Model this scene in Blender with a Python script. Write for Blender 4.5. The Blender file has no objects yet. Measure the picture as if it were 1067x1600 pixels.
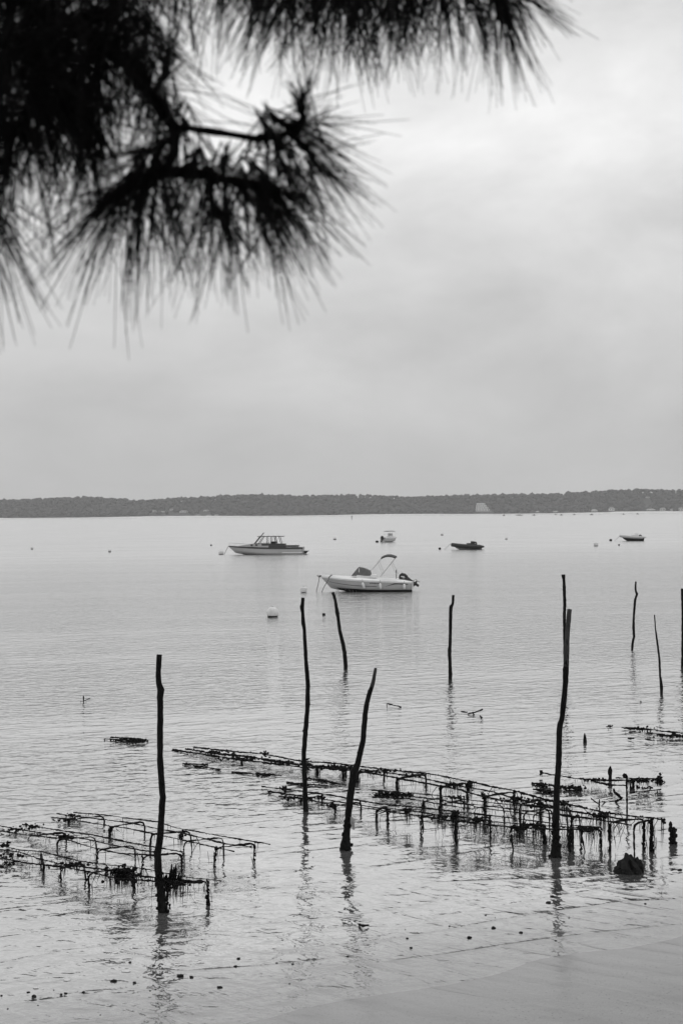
import bpy, bmesh, math, random
import numpy as np
from mathutils import Vector, Matrix

random.seed(7)
rng = np.random.default_rng(7)
scene = bpy.context.scene
COL = scene.collection

# ------------------------------------------------------------------ camera
CAM_H = 4.6                      # metres above the water
F = 50.0 / 24.0 * 1067.0         # focal length in photograph pixels
ROLL = 0.0089
PITCH = 2.6 / F
right = Vector((math.cos(ROLL), 0, -math.sin(ROLL)))
fwd = Vector((0, math.cos(PITCH), math.sin(PITCH)))
up = right.cross(fwd).normalized()
right = fwd.cross(up).normalized()
cam_data = bpy.data.cameras.new('camera')
cam = bpy.data.objects.new('camera', cam_data)
COL.objects.link(cam)
M = Matrix.Identity(4)
for i in range(3):
    M[i][0], M[i][1], M[i][2] = right[i], up[i], -fwd[i]
M[2][3] = CAM_H
cam.matrix_world = M
cam_data.sensor_fit = 'HORIZONTAL'
cam_data.sensor_width = 24.0
cam_data.lens = 50.0
cam_data.clip_start = 0.05
cam_data.clip_end = 20000
cam_data.dof.use_dof = True
cam_data.dof.focus_distance = 32.0
cam_data.dof.aperture_fstop = 6.6
scene.camera = cam

# ------------------------------------------------------------------ sky and sun
SUN_EL, SUN_AZ = math.radians(66), math.radians(25)      # high behind the cloud, ahead and a little to the right
world = bpy.data.worlds.new('World')
scene.world = world
world.use_nodes = True
wn, wl = world.node_tree.nodes, world.node_tree.links
wn.clear()
def wnode(t, **kw):
    n = wn.new(t)
    for k, v in kw.items():
        setattr(n, k, v)
    return n
def wmath(op, a, b=None, clamp=False):
    n = wnode('ShaderNodeMath', operation=op, use_clamp=clamp)
    for i, v in enumerate((a, b)):
        if v is None: continue
        if isinstance(v, (int, float)): n.inputs[i].default_value = v
        else: wl.new(v, n.inputs[i])
    return n.outputs[0]
sky = wnode('ShaderNodeTexSky', sky_type='NISHITA', sun_disc=False)
sky.sun_elevation = SUN_EL
sky.sun_rotation = SUN_AZ
sky.dust_density = 3.0
sky_bw = wnode('ShaderNodeRGBToBW')
wl.new(sky.outputs[0], sky_bw.inputs[0])
tc = wnode('ShaderNodeTexCoord')
sep = wnode('ShaderNodeSeparateXYZ')
wl.new(tc.outputs['Generated'], sep.inputs[0])
zc = wmath('MAXIMUM', sep.outputs[2], 0.0)
# overcast deck: brighter overhead than at the horizon, soft banks of cloud
mr = wnode('ShaderNodeValToRGB')
cr = mr.color_ramp
for p, v in ((0.0, 5.2), (0.035, 5.4), (0.09, 5.9), (0.18, 6.95), (0.25, 8.8), (0.30, 8.7), (0.34, 8.3)):
    if p == 0.0: e = cr.elements[0]
    elif p == 0.34: e = cr.elements[-1]
    else: e = cr.elements.new(p)
    e.position = p; e.color = (v / 10, v / 10, v / 10, 1)
wl.new(zc, mr.inputs[0])
mp = wnode('ShaderNodeMapping')
mp.inputs['Scale'].default_value = (3.0, 3.0, 6.0)
mp.inputs['Location'].default_value = (1.9, 0.6, 1.3)
wl.new(tc.outputs['Generated'], mp.inputs[0])
nz = wnode('ShaderNodeTexNoise')
nz.inputs['Scale'].default_value = 2.0
nz.inputs['Detail'].default_value = 7.0
nz.inputs['Roughness'].default_value = 0.56
nz.inputs['Distortion'].default_value = 0.25
wl.new(mp.outputs[0], nz.inputs['Vector'])
amp = wmath('MINIMUM', wmath('ADD', wmath('MULTIPLY', zc, 2.4), 0.36), 0.85)
cl = wmath('MULTIPLY', wmath('SUBTRACT', nz.outputs['Fac'], 0.5), amp)
deck = wmath('MULTIPLY', mr.outputs[0], wmath('ADD', cl, 1.0))
deck10 = wmath('MULTIPLY', deck, 10.0)
mixn = wnode('ShaderNodeMix', data_type='FLOAT')
mixn.inputs[0].default_value = 0.92
wl.new(sky_bw.outputs[0], mixn.inputs[2])
wl.new(deck10, mixn.inputs[3])
bg = wnode('ShaderNodeBackground')
bg.inputs['Strength'].default_value = 0.1
wl.new(mixn.outputs[0], bg.inputs['Color'])
wo = wnode('ShaderNodeOutputWorld')
wl.new(bg.outputs[0], wo.inputs['Surface'])

sun_data = bpy.data.lights.new('sun', 'SUN')
sun_data.energy = 0.6
sun_data.angle = math.radians(50)
sun_data.color = (1, 1, 1)
sun = bpy.data.objects.new('sun', sun_data)
COL.objects.link(sun)
sdir = Vector((math.sin(SUN_AZ) * math.cos(SUN_EL), math.cos(SUN_AZ) * math.cos(SUN_EL), math.sin(SUN_EL)))
sun.rotation_euler = sdir.to_track_quat('Z', 'Y').to_euler()

vs = scene.view_settings
vs.view_transform = 'Standard'
vs.look = 'None'
vs.exposure = 0.0
vs.gamma = 1.0
vs.use_curve_mapping = False
scene.cycles.volume_bounces = 1
scene.cycles.max_bounces = 8
scene.cycles.transparent_max_bounces = 12

# ------------------------------------------------------------------ geometry helpers
def ray(px, py):
    return right * ((px - 533.5) / F) + up * (-(py - 800.0) / F) + fwd
def at_z(px, py, z=0.0):
    """the point of height z seen at this pixel of the photograph"""
    d = ray(px, py)
    return Vector((0, 0, CAM_H)) + d * ((z - CAM_H) / d.z)
def at_y(px, py, y):
    d = ray(px, py)
    return Vector((0, 0, CAM_H)) + d * (y / d.y)

class MB:
    def __init__(self):
        self.v, self.f, self.smooth = [], [], False
    def add(self, verts, faces):
        o = len(self.v)
        self.v.extend([tuple(p) for p in verts])
        self.f.extend([tuple(i + o for i in q) for q in faces])
        return self
    def box(self, c, s, rot=None):
        c = Vector(c); vs_ = []
        for x in (-.5, .5):
            for y in (-.5, .5):
                for z in (-.5, .5):
                    p = Vector((x * s[0], y * s[1], z * s[2]))
                    if rot: p = rot @ p
                    vs_.append(c + p)
        return self.add(vs_, [(0, 1, 3, 2), (4, 6, 7, 5), (0, 4, 5, 1), (2, 3, 7, 6), (0, 2, 6, 4), (1, 5, 7, 3)])
    def tube(self, pts, rad, n=6, jit=0.0, cap=True, flat=1.0):
        pts = [Vector(p) for p in pts]
        if isinstance(rad, (int, float)): rad = [rad] * len(pts)
        rings, fs = [], []
        ref = Vector((0.13, 0.21, 0.97))
        t0 = (pts[-1] - pts[0]).normalized()
        if abs(t0.dot(ref)) > 0.9: ref = Vector((0.1, 0.98, 0.15))
        for i, p in enumerate(pts):
            a = pts[max(i - 1, 0)]; b = pts[min(i + 1, len(pts) - 1)]
            t = (b - a)
            if t.length < 1e-9: t = t0
            t.normalize()
            u = t.cross(ref)
            if u.length < 1e-4: u = t.cross(Vector((1, 0.03, 0)))
            u.normalize(); w = u.cross(t)
            for k in range(n):
                a_ = 2 * math.pi * k / n
                r = rad[i] * (1 + (random.uniform(-jit, jit) if jit else 0))
                rings.append(p + u * (math.cos(a_) * r) + w * (math.sin(a_) * r * flat))
        m = len(pts)
        for i in range(m - 1):
            for k in range(n):
                k2 = (k + 1) % n
                fs.append((i * n + k, i * n + k2, (i + 1) * n + k2, (i + 1) * n + k))
        if cap:
            fs.append(tuple(range(n - 1, -1, -1)))
            fs.append(tuple((m - 1) * n + k for k in range(n)))
        return self.add(rings, fs)
    def blob(self, c, s, sub=2, jit=0.2):
        vs_, fs = ICO[sub]
        out = []
        for p in vs_:
            k = 1 + random.uniform(-jit, jit)
            out.append((c[0] + p[0] * s[0] * k, c[1] + p[1] * s[1] * k, c[2] + p[2] * s[2] * k))
        return self.add(out, fs)
    def mesh(self, name, mat=None, origin=None, smooth=None):
        me = bpy.data.meshes.new(name)
        v = self.v
        if origin is not None:
            v = [(p[0] - origin[0], p[1] - origin[1], p[2] - origin[2]) for p in v]
        me.from_pydata(v, [], self.f)
        if mat: me.materials.append(mat)
        if (self.smooth if smooth is None else smooth):
            me.polygons.foreach_set('use_smooth', [True] * len(me.polygons))
        me.update()
        return me
    def build(self, name, mat, parent=None, origin=None, smooth=None):
        if parent is not None and origin is None:
            top = parent
            while top.parent is not None: top = top.parent
            if top.get('_world'): origin = ORIGINS[top.name]
        o = bpy.data.objects.new(name, self.mesh(name, mat, origin, smooth))
        COL.objects.link(o)
        if parent is not None: o.parent = parent
        elif origin is not None: o.location = origin
        return o
ORIGINS = {}
ICO = {}
for s_ in (1, 2, 3):
    b = bmesh.new()
    bmesh.ops.create_icosphere(b, subdivisions=s_, radius=1.0)
    b.verts.ensure_lookup_table()
    ICO[s_] = ([tuple(v.co) for v in b.verts], [tuple(v.index for v in f.verts) for f in b.faces])
    b.free()

def tag(o, label=None, cat=None, group=None, kind=None):
    if label: o['label'] = label
    if cat: o['category'] = cat
    if group: o['group'] = group
    if kind: o['kind'] = kind
    return o
def thing(name, label, cat, loc=(0, 0, 0), rz=0.0, group=None, world_parts=False):
    o = bpy.data.objects.new(name, None)
    o.empty_display_size = 0.1
    COL.objects.link(o)
    o.location = loc
    o.rotation_euler = (0, 0, rz)
    tag(o, label, cat, group)
    if world_parts:
        o['_world'] = 1
        ORIGINS[o.name] = Vector(loc)
    return o

# ------------------------------------------------------------------ materials (a black and white photograph: all greys)
def mat(name, v, rough=0.7, spec=0.4, var=0.25, scale=8.0, bump=0.0, bscale=40.0, coords='Object', metallic=0.0, stretch=None):
    m = bpy.data.materials.new(name)
    m.use_nodes = True
    nt = m.node_tree; n, l = nt.nodes, nt.links
    b = n['Principled BSDF']
    b.inputs['Roughness'].default_value = rough
    b.inputs['Specular IOR Level'].default_value = spec
    b.inputs['Metallic'].default_value = metallic
    t = n.new('ShaderNodeTexCoord')
    src = t.outputs[coords]
    if stretch:
        mpp = n.new('ShaderNodeMapping'); mpp.inputs['Scale'].default_value = stretch
        l.new(src, mpp.inputs[0]); src = mpp.outputs[0]
    z = n.new('ShaderNodeTexNoise')
    z.inputs['Scale'].default_value = scale
    z.inputs['Detail'].default_value = 6.0
    z.inputs['Roughness'].default_value = 0.62
    l.new(src, z.inputs['Vector'])
    r = n.new('ShaderNodeValToRGB')
    lo, hi = max(v * (1 - var), 0.0), min(v * (1 + var), 1.0)
    r.color_ramp.elements[0].position = 0.28; r.color_ramp.elements[0].color = (lo, lo, lo, 1)
    r.color_ramp.elements[1].position = 0.72; r.color_ramp.elements[1].color = (hi, hi, hi, 1)
    l.new(z.outputs['Fac'], r.inputs[0])
    l.new(r.outputs[0], b.inputs['Base Color'])
    if bump:
        z2 = n.new('ShaderNodeTexNoise')
        z2.inputs['Scale'].default_value = bscale; z2.inputs['Detail'].default_value = 4.0
        l.new(src, z2.inputs['Vector'])
        bp = n.new('ShaderNodeBump')
        bp.inputs['Strength'].default_value = 1.0
        bp.inputs['Distance'].default_value = bump
        l.new(z2.outputs['Fac'], bp.inputs['Height'])
        l.new(bp.outputs[0], b.inputs['Normal'])
    return m

M_WOOD = mat('wet_post_wood', 0.009, 0.7, 0.06, 0.6, 14, 0.006, 60, stretch=(1, 1, 0.22))
M_CUT = mat('weathered_post_wood', 0.045, 0.75, 0.1, 0.6, 22, 0.004, 70, stretch=(1, 1, 0.25))
M_CRUST = mat('oyster_crust', 0.008, 0.8, 0.05, 0.7, 30, 0.006, 90)
M_IRON = mat('rusted_iron_bar', 0.009, 0.7, 0.06, 0.5, 30, 0.002, 120)
M_WEED = mat('wet_seaweed', 0.012, 0.6, 0.1, 0.5, 25)
M_RAG = mat('pale_shell', 0.28, 0.8, 0.2, 0.3, 30)
M_STONE = mat('dark_stone', 0.014, 0.75, 0.08, 0.5, 20, 0.004, 50)
M_PALESHELL = mat('bleached_shell', 0.6, 0.6, 0.3, 0.2, 30)
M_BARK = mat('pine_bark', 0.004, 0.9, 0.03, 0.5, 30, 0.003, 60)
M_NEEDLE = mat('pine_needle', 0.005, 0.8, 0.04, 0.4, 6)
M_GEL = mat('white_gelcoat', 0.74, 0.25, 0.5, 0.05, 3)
M_GELSIDE = mat('shaded_hull_side', 0.43, 0.3, 0.5, 0.06, 2)  # pale hulls, with the shade on their sides darkened into the colour
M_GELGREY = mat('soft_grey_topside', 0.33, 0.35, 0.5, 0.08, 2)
M_DARK = mat('dark_antifouling', 0.02, 0.6, 0.3, 0.4, 6)
M_STRIPE = mat('dark_trim', 0.025, 0.4, 0.5, 0.2, 6)
M_MIDGREY = mat('grey_canvas', 0.12, 0.85, 0.2, 0.2, 8, 0.004, 12)
M_DKCANVAS = mat('dark_canvas', 0.06, 0.85, 0.2, 0.2, 8, 0.004, 12)
M_STEEL = mat('stainless_tube', 0.5, 0.3, 0.5, 0.1, 10, metallic=0.6)
M_OUTB = mat('black_engine_cowl', 0.014, 0.3, 0.5, 0.2, 6)
M_RUBBER = mat('black_rubber_tube', 0.016, 0.5, 0.4, 0.3, 6)
M_RIBPALE = mat('pale_rubber_tube', 0.42, 0.5, 0.4, 0.1, 6)
M_ROPE = mat('rope', 0.1, 0.9, 0.1, 0.3, 40)
M_BUOY = mat('white_buoy_plastic', 0.62, 0.5, 0.4, 0.16, 9)
M_WINDOW = mat('tinted_window', 0.05, 0.1, 0.6, 0.1, 3)
M_VARNISH = mat('dark_varnished_wood', 0.045, 0.35, 0.5, 0.4, 6)
M_FORESTG = mat('pine_forest_floor', 0.05, 0.95, 0.1, 0.3, 0.02)
M_HOUSE = mat('white_render', 0.75, 0.8, 0.3, 0.06, 0.4)
M_HOUSEG = mat('grey_render', 0.45, 0.8, 0.3, 0.1, 0.4)
M_ROOF = mat('tiled_roof', 0.22, 0.8, 0.2, 0.2, 0.8)
M_FARDARK = mat('far_dark_paint', 0.06, 0.6, 0.3, 0.2, 1)
M_BEACH = mat('far_beach_sand', 0.62, 0.9, 0.2, 0.1, 0.02)

def forest_mat():
    m = mat('pine_forest_crowns', 0.055, 0.95, 0.05, 0.45, 0.05)
    n, l = m.node_tree.nodes, m.node_tree.links
    return m
M_FOREST = forest_mat()

# ------------------------------------------------------------------ the ground: one bed of sand from the bank behind the camera out under the bay
P0 = at_z(375, 1600, 0.0); P1 = at_z(1067, 1462, 0.0)
SH_T = Vector((P1.x - P0.x, P1.y - P0.y, 0)).normalized()     # along the shoreline
SH_N = Vector((-SH_T.y, SH_T.x, 0))                            # towards deep water
def bed_z(x, y):
    s = (x - P0.x) * SH_N.x + (y - P0.y) * SH_N.y
    if s >= 0:
        z = -(0.030 * s + 0.0016 * s * s) if s < 14 else -(0.7336 + 0.02 * (s - 14))
        return max(z, -3.0)
    q = -s
    z = 0.034 * q + 0.0022 * q * q
    if q > 5: z += 0.2 * (q - 5) ** 1.55
    return min(z, 3.0 + 0.02 * q)
def make_bed():
    xs = np.concatenate([[-3500, -1200, -400, -150, -60, -30], np.arange(-20, 20.01, 0.5), [30, 60, 150, 400, 1200, 3500]])
    ys = np.concatenate([[-60, -30, -15], np.arange(-8, 8, 1.0), np.arange(8, 22, 0.25), np.arange(22, 60, 2), [80, 120, 200, 400, 900, 2000, 4400]])
    m = MB()
    for y in ys:
        for x in xs:
            z = bed_z(x, y)
            if abs(x) < 21 and 7 < y < 30:
                z += 0.003 * math.sin(x * 2.1 + y * 1.3) * math.sin(y * 1.7 - x * 0.6) + random.uniform(-.001, .001)
            m.v.append((x, y, z))
    nx = len(xs)
    for j in range(len(ys) - 1):
        for i in range(nx - 1):
            a = j * nx + i
            m.f.append((a, a + 1, a + 1 + nx, a + nx))
    return m

def sand_material():
    m = bpy.data.materials.new('beach_sand')
    m.use_nodes = True
    n, l = m.node_tree.nodes, m.node_tree.links
    b = n['Principled BSDF']
    g = n.new('ShaderNodeNewGeometry')
    z = n.new('ShaderNodeTexNoise'); z.inputs['Scale'].default_value = 1.3; z.inputs['Detail'].default_value = 8; z.inputs['Roughness'].default_value = 0.7
    mp1 = n.new('ShaderNodeMapping'); mp1.inputs['Rotation'].default_value = (0, 0, -math.atan2(SH_T.y, SH_T.x)); mp1.inputs['Scale'].default_value = (0.35, 1.4, 1)
    l.new(g.outputs['Position'], mp1.inputs[0]); l.new(mp1.outputs[0], z.inputs['Vector'])
    z2 = n.new('ShaderNodeTexNoise'); z2.inputs['Scale'].default_value = 90; z2.inputs['Detail'].default_value = 3
    l.new(g.outputs['Position'], z2.inputs['Vector'])
    r = n.new('ShaderNodeValToRGB')
    r.color_ramp.elements[0].position = 0.3; r.color_ramp.elements[0].color = (0.185, 0.185, 0.185, 1)
    r.color_ramp.elements[1].position = 0.7; r.color_ramp.elements[1].color = (0.24, 0.24, 0.24, 1)
    l.new(z.outputs['Fac'], r.inputs[0])
    r2 = n.new('ShaderNodeMapRange'); r2.inputs['From Min'].default_value = 0.25; r2.inputs['From Max'].default_value = 0.75
    r2.inputs['To Min'].default_value = 0.72; r2.inputs['To Max'].default_value = 1.24
    l.new(z2.outputs['Fac'], r2.inputs[0])
    mx = n.new('ShaderNodeMix'); mx.data_type = 'RGBA'; mx.blend_type = 'MULTIPLY'; mx.inputs[0].default_value = 1
    l.new(r.outputs[0], mx.inputs[6]); l.new(r2.outputs[0], mx.inputs[7])
    sp_ = n.new('ShaderNodeSeparateXYZ'); l.new(g.outputs['Position'], sp_.inputs[0])
    wet = n.new('ShaderNodeMapRange'); wet.interpolation_type = 'SMOOTHSTEP'
    wet.inputs['From Min'].default_value = 0.003; wet.inputs['From Max'].default_value = 0.06
    wet.inputs['To Min'].default_value = 1.0; wet.inputs['To Max'].default_value = 0.0
    jz = n.new('ShaderNodeMath'); jz.operation = 'MULTIPLY_ADD'; jz.inputs[1].default_value = 0.05
    jo = n.new('ShaderNodeMath'); jo.operation = 'SUBTRACT'; jo.inputs[1].default_value = 0.5
    l.new(z.outputs['Fac'], jo.inputs[0]); l.new(jo.outputs[0], jz.inputs[0]); l.new(sp_.outputs[2], jz.inputs[2])
    l.new(jz.outputs[0], wet.inputs[0])
    # wet sand is darker than drained sand; swash rills and grain
    wk = n.new('ShaderNodeMapRange'); wk.inputs['To Min'].default_value = 1.16; wk.inputs['To Max'].default_value = 0.80
    l.new(wet.outputs[0], wk.inputs[0])
    mp3 = n.new('ShaderNodeMapping'); mp3.vector_type = 'TEXTURE'
    mp3.inputs['Rotation'].default_value = (0, 0, math.atan2(SH_T.y, SH_T.x) - 1.2); mp3.inputs['Scale'].default_value = (1.6, 0.22, 1)
    l.new(g.outputs['Position'], mp3.inputs[0])
    z3 = n.new('ShaderNodeTexNoise'); z3.inputs['Scale'].default_value = 1.0; z3.inputs['Detail'].default_value = 5; z3.inputs['Distortion'].default_value = 0.6
    l.new(mp3.outputs[0], z3.inputs['Vector'])
    r3 = n.new('ShaderNodeMapRange'); r3.inputs['From Min'].default_value = 0.3; r3.inputs['From Max'].default_value = 0.7
    r3.inputs['To Min'].default_value = 0.87; r3.inputs['To Max'].default_value = 1.10
    l.new(z3.outputs['Fac'], r3.inputs[0])
    spk = n.new('ShaderNodeTexVoronoi'); spk.inputs['Scale'].default_value = 17
    l.new(g.outputs['Position'], spk.inputs['Vector'])
    rs = n.new('ShaderNodeValToRGB')
    rs.color_ramp.elements[0].position = 0.10; rs.color_ramp.elements[0].color = (0.35, 0.35, 0.35, 1)
    rs.color_ramp.elements[1].position = 0.17; rs.color_ramp.elements[1].color = (1, 1, 1, 1)
    l.new(spk.outputs['Distance'], rs.inputs[0])
    k1 = n.new('ShaderNodeMath'); k1.operation = 'MULTIPLY'; l.new(wk.outputs[0], k1.inputs[0]); l.new(r3.outputs[0], k1.inputs[1])
    k2 = n.new('ShaderNodeMath'); k2.operation = 'MULTIPLY'; l.new(k1.outputs[0], k2.inputs[0]); l.new(rs.outputs[0], k2.inputs[1])
    mx2 = n.new('ShaderNodeMix'); mx2.data_type = 'RGBA'; mx2.blend_type = 'MULTIPLY'; mx2.inputs[0].default_value = 1
    l.new(mx.outputs[2], mx2.inputs[6]); l.new(k2.outputs[0], mx2.inputs[7])
    l.new(mx2.outputs[2], b.inputs['Base Color'])
    bp3 = n.new('ShaderNodeBump'); bp3.inputs['Distance'].default_value = 0.016; bp3.inputs['Strength'].default_value = 1.0
    l.new(z3.outputs['Fac'], bp3.inputs['Height'])
    film = n.new('ShaderNodeBsdfGlossy'); film.inputs['Roughness'].default_value = 0.16
    fw_ = n.new('ShaderNodeLayerWeight'); fw_.inputs['Blend'].default_value = 0.5
    ff = n.new('ShaderNodeMath'); ff.operation = 'POWER'; ff.inputs[1].default_value = 1.3; l.new(fw_.outputs['Facing'], ff.inputs[0])
    fm = n.new('ShaderNodeMath'); fm.operation = 'MULTIPLY'; fk = n.new('ShaderNodeMath'); fk.operation = 'MULTIPLY'; fk.inputs[1].default_value = 0.4; l.new(ff.outputs[0], fk.inputs[0]); l.new(fk.outputs[0], fm.inputs[0]); l.new(wet.outputs[0], fm.inputs[1])
    ms = n.new('ShaderNodeMixShader'); l.new(fm.outputs[0], ms.inputs[0]); l.new(b.outputs[0], ms.inputs[1]); l.new(film.outputs[0], ms.inputs[2])
    out = [q for q in n if q.type == 'OUTPUT_MATERIAL'][0]
    l.new(ms.outputs[0], out.inputs['Surface'])
    b.inputs['Roughness'].default_value = 0.42
    b.inputs['Specular IOR Level'].default_value = 0.45
    bp = n.new('ShaderNodeBump'); bp.inputs['Distance'].default_value = 0.004; bp.inputs['Strength'].default_value = 0.6
    l.new(bp3.outputs[0], bp.inputs['Normal']); l.new(bp3.outputs[0], film.inputs['Normal'])
    l.new(z2.outputs['Fac'], bp.inputs['Height']); l.new(bp.outputs[0], b.inputs['Normal'])
    return m
sand = make_bed().build('sand_beach', sand_material(), smooth=True)
tag(sand, 'smooth wet sand sloping into the shallow water', None, kind='structure')

# ------------------------------------------------------------------ the water
def water_material():
    m = bpy.data.materials.new('bay_water')
    m.use_nodes = True
    n, l = m.node_tree.nodes, m.node_tree.links
    n.clear()
    def math_(op, a, b=None, clamp=False):
        q = n.new('ShaderNodeMath'); q.operation = op; q.use_clamp = clamp
        for i, v in enumerate((a, b)):
            if v is None: continue
            if isinstance(v, (int, float)): q.inputs[i].default_value = v
            else: l.new(v, q.inputs[i])
        return q.outputs[0]
    g = n.new('ShaderNodeNewGeometry')
    pos = g.outputs['Position']
    shang = math.atan2(SH_T.y, SH_T.x)
    def noise(angle, sx, sy, detail=2.0, rough=0.5, dist=0.0, loc=(0, 0, 0)):
        # features stretched along direction `angle`: sx, sy = features per metre along and across
        mp_ = n.new('ShaderNodeMapping'); mp_.vector_type = 'TEXTURE'
        mp_.inputs['Rotation'].default_value = (0, 0, angle)
        mp_.inputs['Scale'].default_value = (1 / sx, 1 / sy, 1)
        mp_.inputs['Location'].default_value = loc
        l.new(pos, mp_.inputs[0])
        z = n.new('ShaderNodeTexNoise'); z.noise_dimensions = '2D'
        z.inputs['Scale'].default_value = 1.0; z.inputs['Detail'].default_value = detail
        z.inputs['Roughness'].default_value = rough; z.inputs['Distortion'].default_value = dist
        l.new(mp_.outputs[0], z.inputs['Vector'])
        return z.outputs['Fac']
    # distance to the shoreline in metres
    dotn = n.new('ShaderNodeVectorMath'); dotn.operation = 'DOT_PRODUCT'
    sub = n.new('ShaderNodeVectorMath'); sub.operation = 'SUBTRACT'
    sub.inputs[1].default_value = (P0.x, P0.y, 0)
    l.new(pos, sub.inputs[0]); l.new(sub.outputs[0], dotn.inputs[0]); dotn.inputs[1].default_value = SH_N
    s = dotn.outputs['Value']
    near = math_('DIVIDE', s, 7.0, True)                     # 0 at the edge, 1 past seven metres
    # wave fields (heights in metres)
    swell = noise(0.30, 0.5, 1.2, 2.0, 0.45, 0.3)           # long crests
    ripple = math_('POWER', noise(0.15, 2.9, 3.6, 2.0, 0.5, 0.25, (3, 7, 0)), 2.2)
    fine = noise(-0.25, 9.0, 12.0, 2.0, 0.6, 0.0, (11, 2, 0))
    lap = noise(shang - 1.15, 1.1, 3.6, 3.0, 0.55, 0.9, (5, 1, 0))
    patch = noise(0.1, 0.05, 0.16, 2.0, 0.5, 0.0, (1, 9, 0))
    pm = n.new('ShaderNodeMapRange'); pm.inputs['From Min'].default_value = 0.35; pm.inputs['From Max'].default_value = 0.65
    pm.inputs['To Min'].default_value = 0.45; pm.inputs['To Max'].default_value = 1.45
    l.new(patch, pm.inputs[0])
    calm = math_('ADD', math_('MULTIPLY', math_('DIVIDE', s, 22.0, True), 0.64), 0.36)
    h = math_('MULTIPLY', swell, 0.024)
    h = math_('ADD', h, math_('MULTIPLY', math_('MULTIPLY', ripple, 0.050), pm.outputs[0]))
    h = math_('ADD', h, math_('MULTIPLY', math_('MULTIPLY', fine, 0.0075), pm.outputs[0]))
    h = math_('MULTIPLY', h, calm)
    # thin steep crests of the last small waves running along the shore
    crest = noise(0.40, 0.22, 1.15, 1.5, 0.4, 0.5, (2, 4, 0))
    rdg = math_('POWER', math_('SUBTRACT', 1.0, math_('ABSOLUTE', math_('SUBTRACT', math_('MULTIPLY', crest, 2.0), 1.0))), 7.0)
    h = math_('ADD', h, math_('MULTIPLY', rdg, 0.0095))
    lapk = math_('SUBTRACT', 1.0, near)
    h = math_('ADD', h, math_('MULTIPLY', math_('MULTIPLY', lap, 0.017), lapk))
    bp = n.new('ShaderNodeBump'); bp.inputs['Strength'].default_value = 1.0; bp.inputs['Distance'].default_value = 1.0
    bp.inputs['Filter Width'].default_value = 0.02
    l.new(h, bp.inputs['Height'])
    fr_ = n.new('ShaderNodeLayerWeight'); fr_.inputs['Blend'].default_value = 0.5
    l.new(bp.outputs[0], fr_.inputs['Normal'])
    film = math_('ADD', math_('MULTIPLY', math_('DIVIDE', s, 2.0, True), 0.60), 0.40)   # sky reflection dimmed by hand towards the shore, over the thinning water
    fr = math_('MULTIPLY', math_('POWER', fr_.outputs['Facing'], 1.3), film)
    gl = n.new('ShaderNodeBsdfGlossy'); gl.inputs['Roughness'].default_value = 0.07
    l.new(bp.outputs[0], gl.inputs['Normal'])
    # wavelets too small to resolve: the surface grows rougher out in the wind, away from the sheltered shore
    rg_ = n.new('ShaderNodeMapRange'); rg_.inputs['From Min'].default_value = 18; rg_.inputs['From Max'].default_value = 140
    rg_.inputs['To Min'].default_value = 0.05; rg_.inputs['To Max'].default_value = 0.155
    l.new(s, rg_.inputs[0]); l.new(rg_.outputs[0], gl.inputs['Roughness'])
    gl.inputs['Color'].default_value = (1, 1, 1, 1)
    tr = n.new('ShaderNodeBsdfTransparent'); tr.inputs['Color'].default_value = (0.93, 0.93, 0.93, 1)
    df = n.new('ShaderNodeBsdfDiffuse'); df.inputs['Color'].default_value = (0.15, 0.15, 0.15, 1)
    l.new(bp.outputs[0], df.inputs['Normal'])
    turb = math_('MULTIPLY', math_('DIVIDE', s, 3.5, True), 0.97)
    mx = n.new('ShaderNodeMixShader'); l.new(turb, mx.inputs[0]); l.new(tr.outputs[0], mx.inputs[1]); l.new(df.outputs[0], mx.inputs[2])
    mx2 = n.new('ShaderNodeMixShader'); l.new(fr, mx2.inputs[0]); l.new(mx.outputs[0], mx2.inputs[1]); l.new(gl.outputs[0], mx2.inputs[2])
    o = n.new('ShaderNodeOutputMaterial'); l.new(mx2.outputs[0], o.inputs['Surface'])
    return m
wm = MB()
wm.add([(-3400, 3, 0), (3400, 3, 0), (3400, 4300, 0), (-3400, 4300, 0)], [(0, 1, 2, 3)])
water = wm.build('water', water_material())
tag(water, 'calm rippled bay water reflecting the overcast sky', None, kind='structure')

# ------------------------------------------------------------------ far shore
SHORE_Y = 3000.0
prof = [(-900, 40), (-500, 34), (-200, 36), (0, 31), (60, 32), (100, 34), (130, 35), (170, 31), (215, 26), (250, 27), (300, 30), (345, 33),
        (400, 36), (440, 35), (500, 33), (550, 33), (600, 30), (635, 27), (680, 29), (740, 31), (800, 33), (860, 33), (930, 35),
        (980, 36), (1067, 35), (1300, 38), (1700, 33), (2100, 36)]
def ridge(x):
    px = x / SHORE_Y * F + 533.5
    return float(np.interp(px, [p[0] for p in prof], [p[1] for p in prof])) * 3300 / F - 10
def hill_z(x, y):
    k = min(max((y - SHORE_Y - 25) / 300.0, 0), 1)
    k = k * k * (3 - 2 * k) ** 1.0
    return 1.5 + max(ridge(x * SHORE_Y / y), 4) * (0.12 * min(max((y - SHORE_Y - 10) / 40, 0), 1) + 0.88 * k) + 2.5 * math.sin(x * 0.011 + y * 0.017) * k
hm = MB()
hx = np.arange(-2400, 2401, 30.0); hy = np.array([SHORE_Y - 12, SHORE_Y + 8, SHORE_Y + 30, 3070, 3110, 3150, 3190, 3230, 3270, 3310, 3350, 3400, 3500, 3700])
for y in hy:
    for x in hx:
        z = -1.0 if y < SHORE_Y else hill_z(x, y)
        if y > 3450: z *= max(0.0, 1 - (y - 3400) / 330)
        hm.v.append((x, y, z))
for j in range(len(hy) - 1):
    for i in range(len(hx) - 1):
        a = j * len(hx) + i
        hm.f.append((a, a + 1, a + 1 + len(hx), a + len(hx)))
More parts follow.
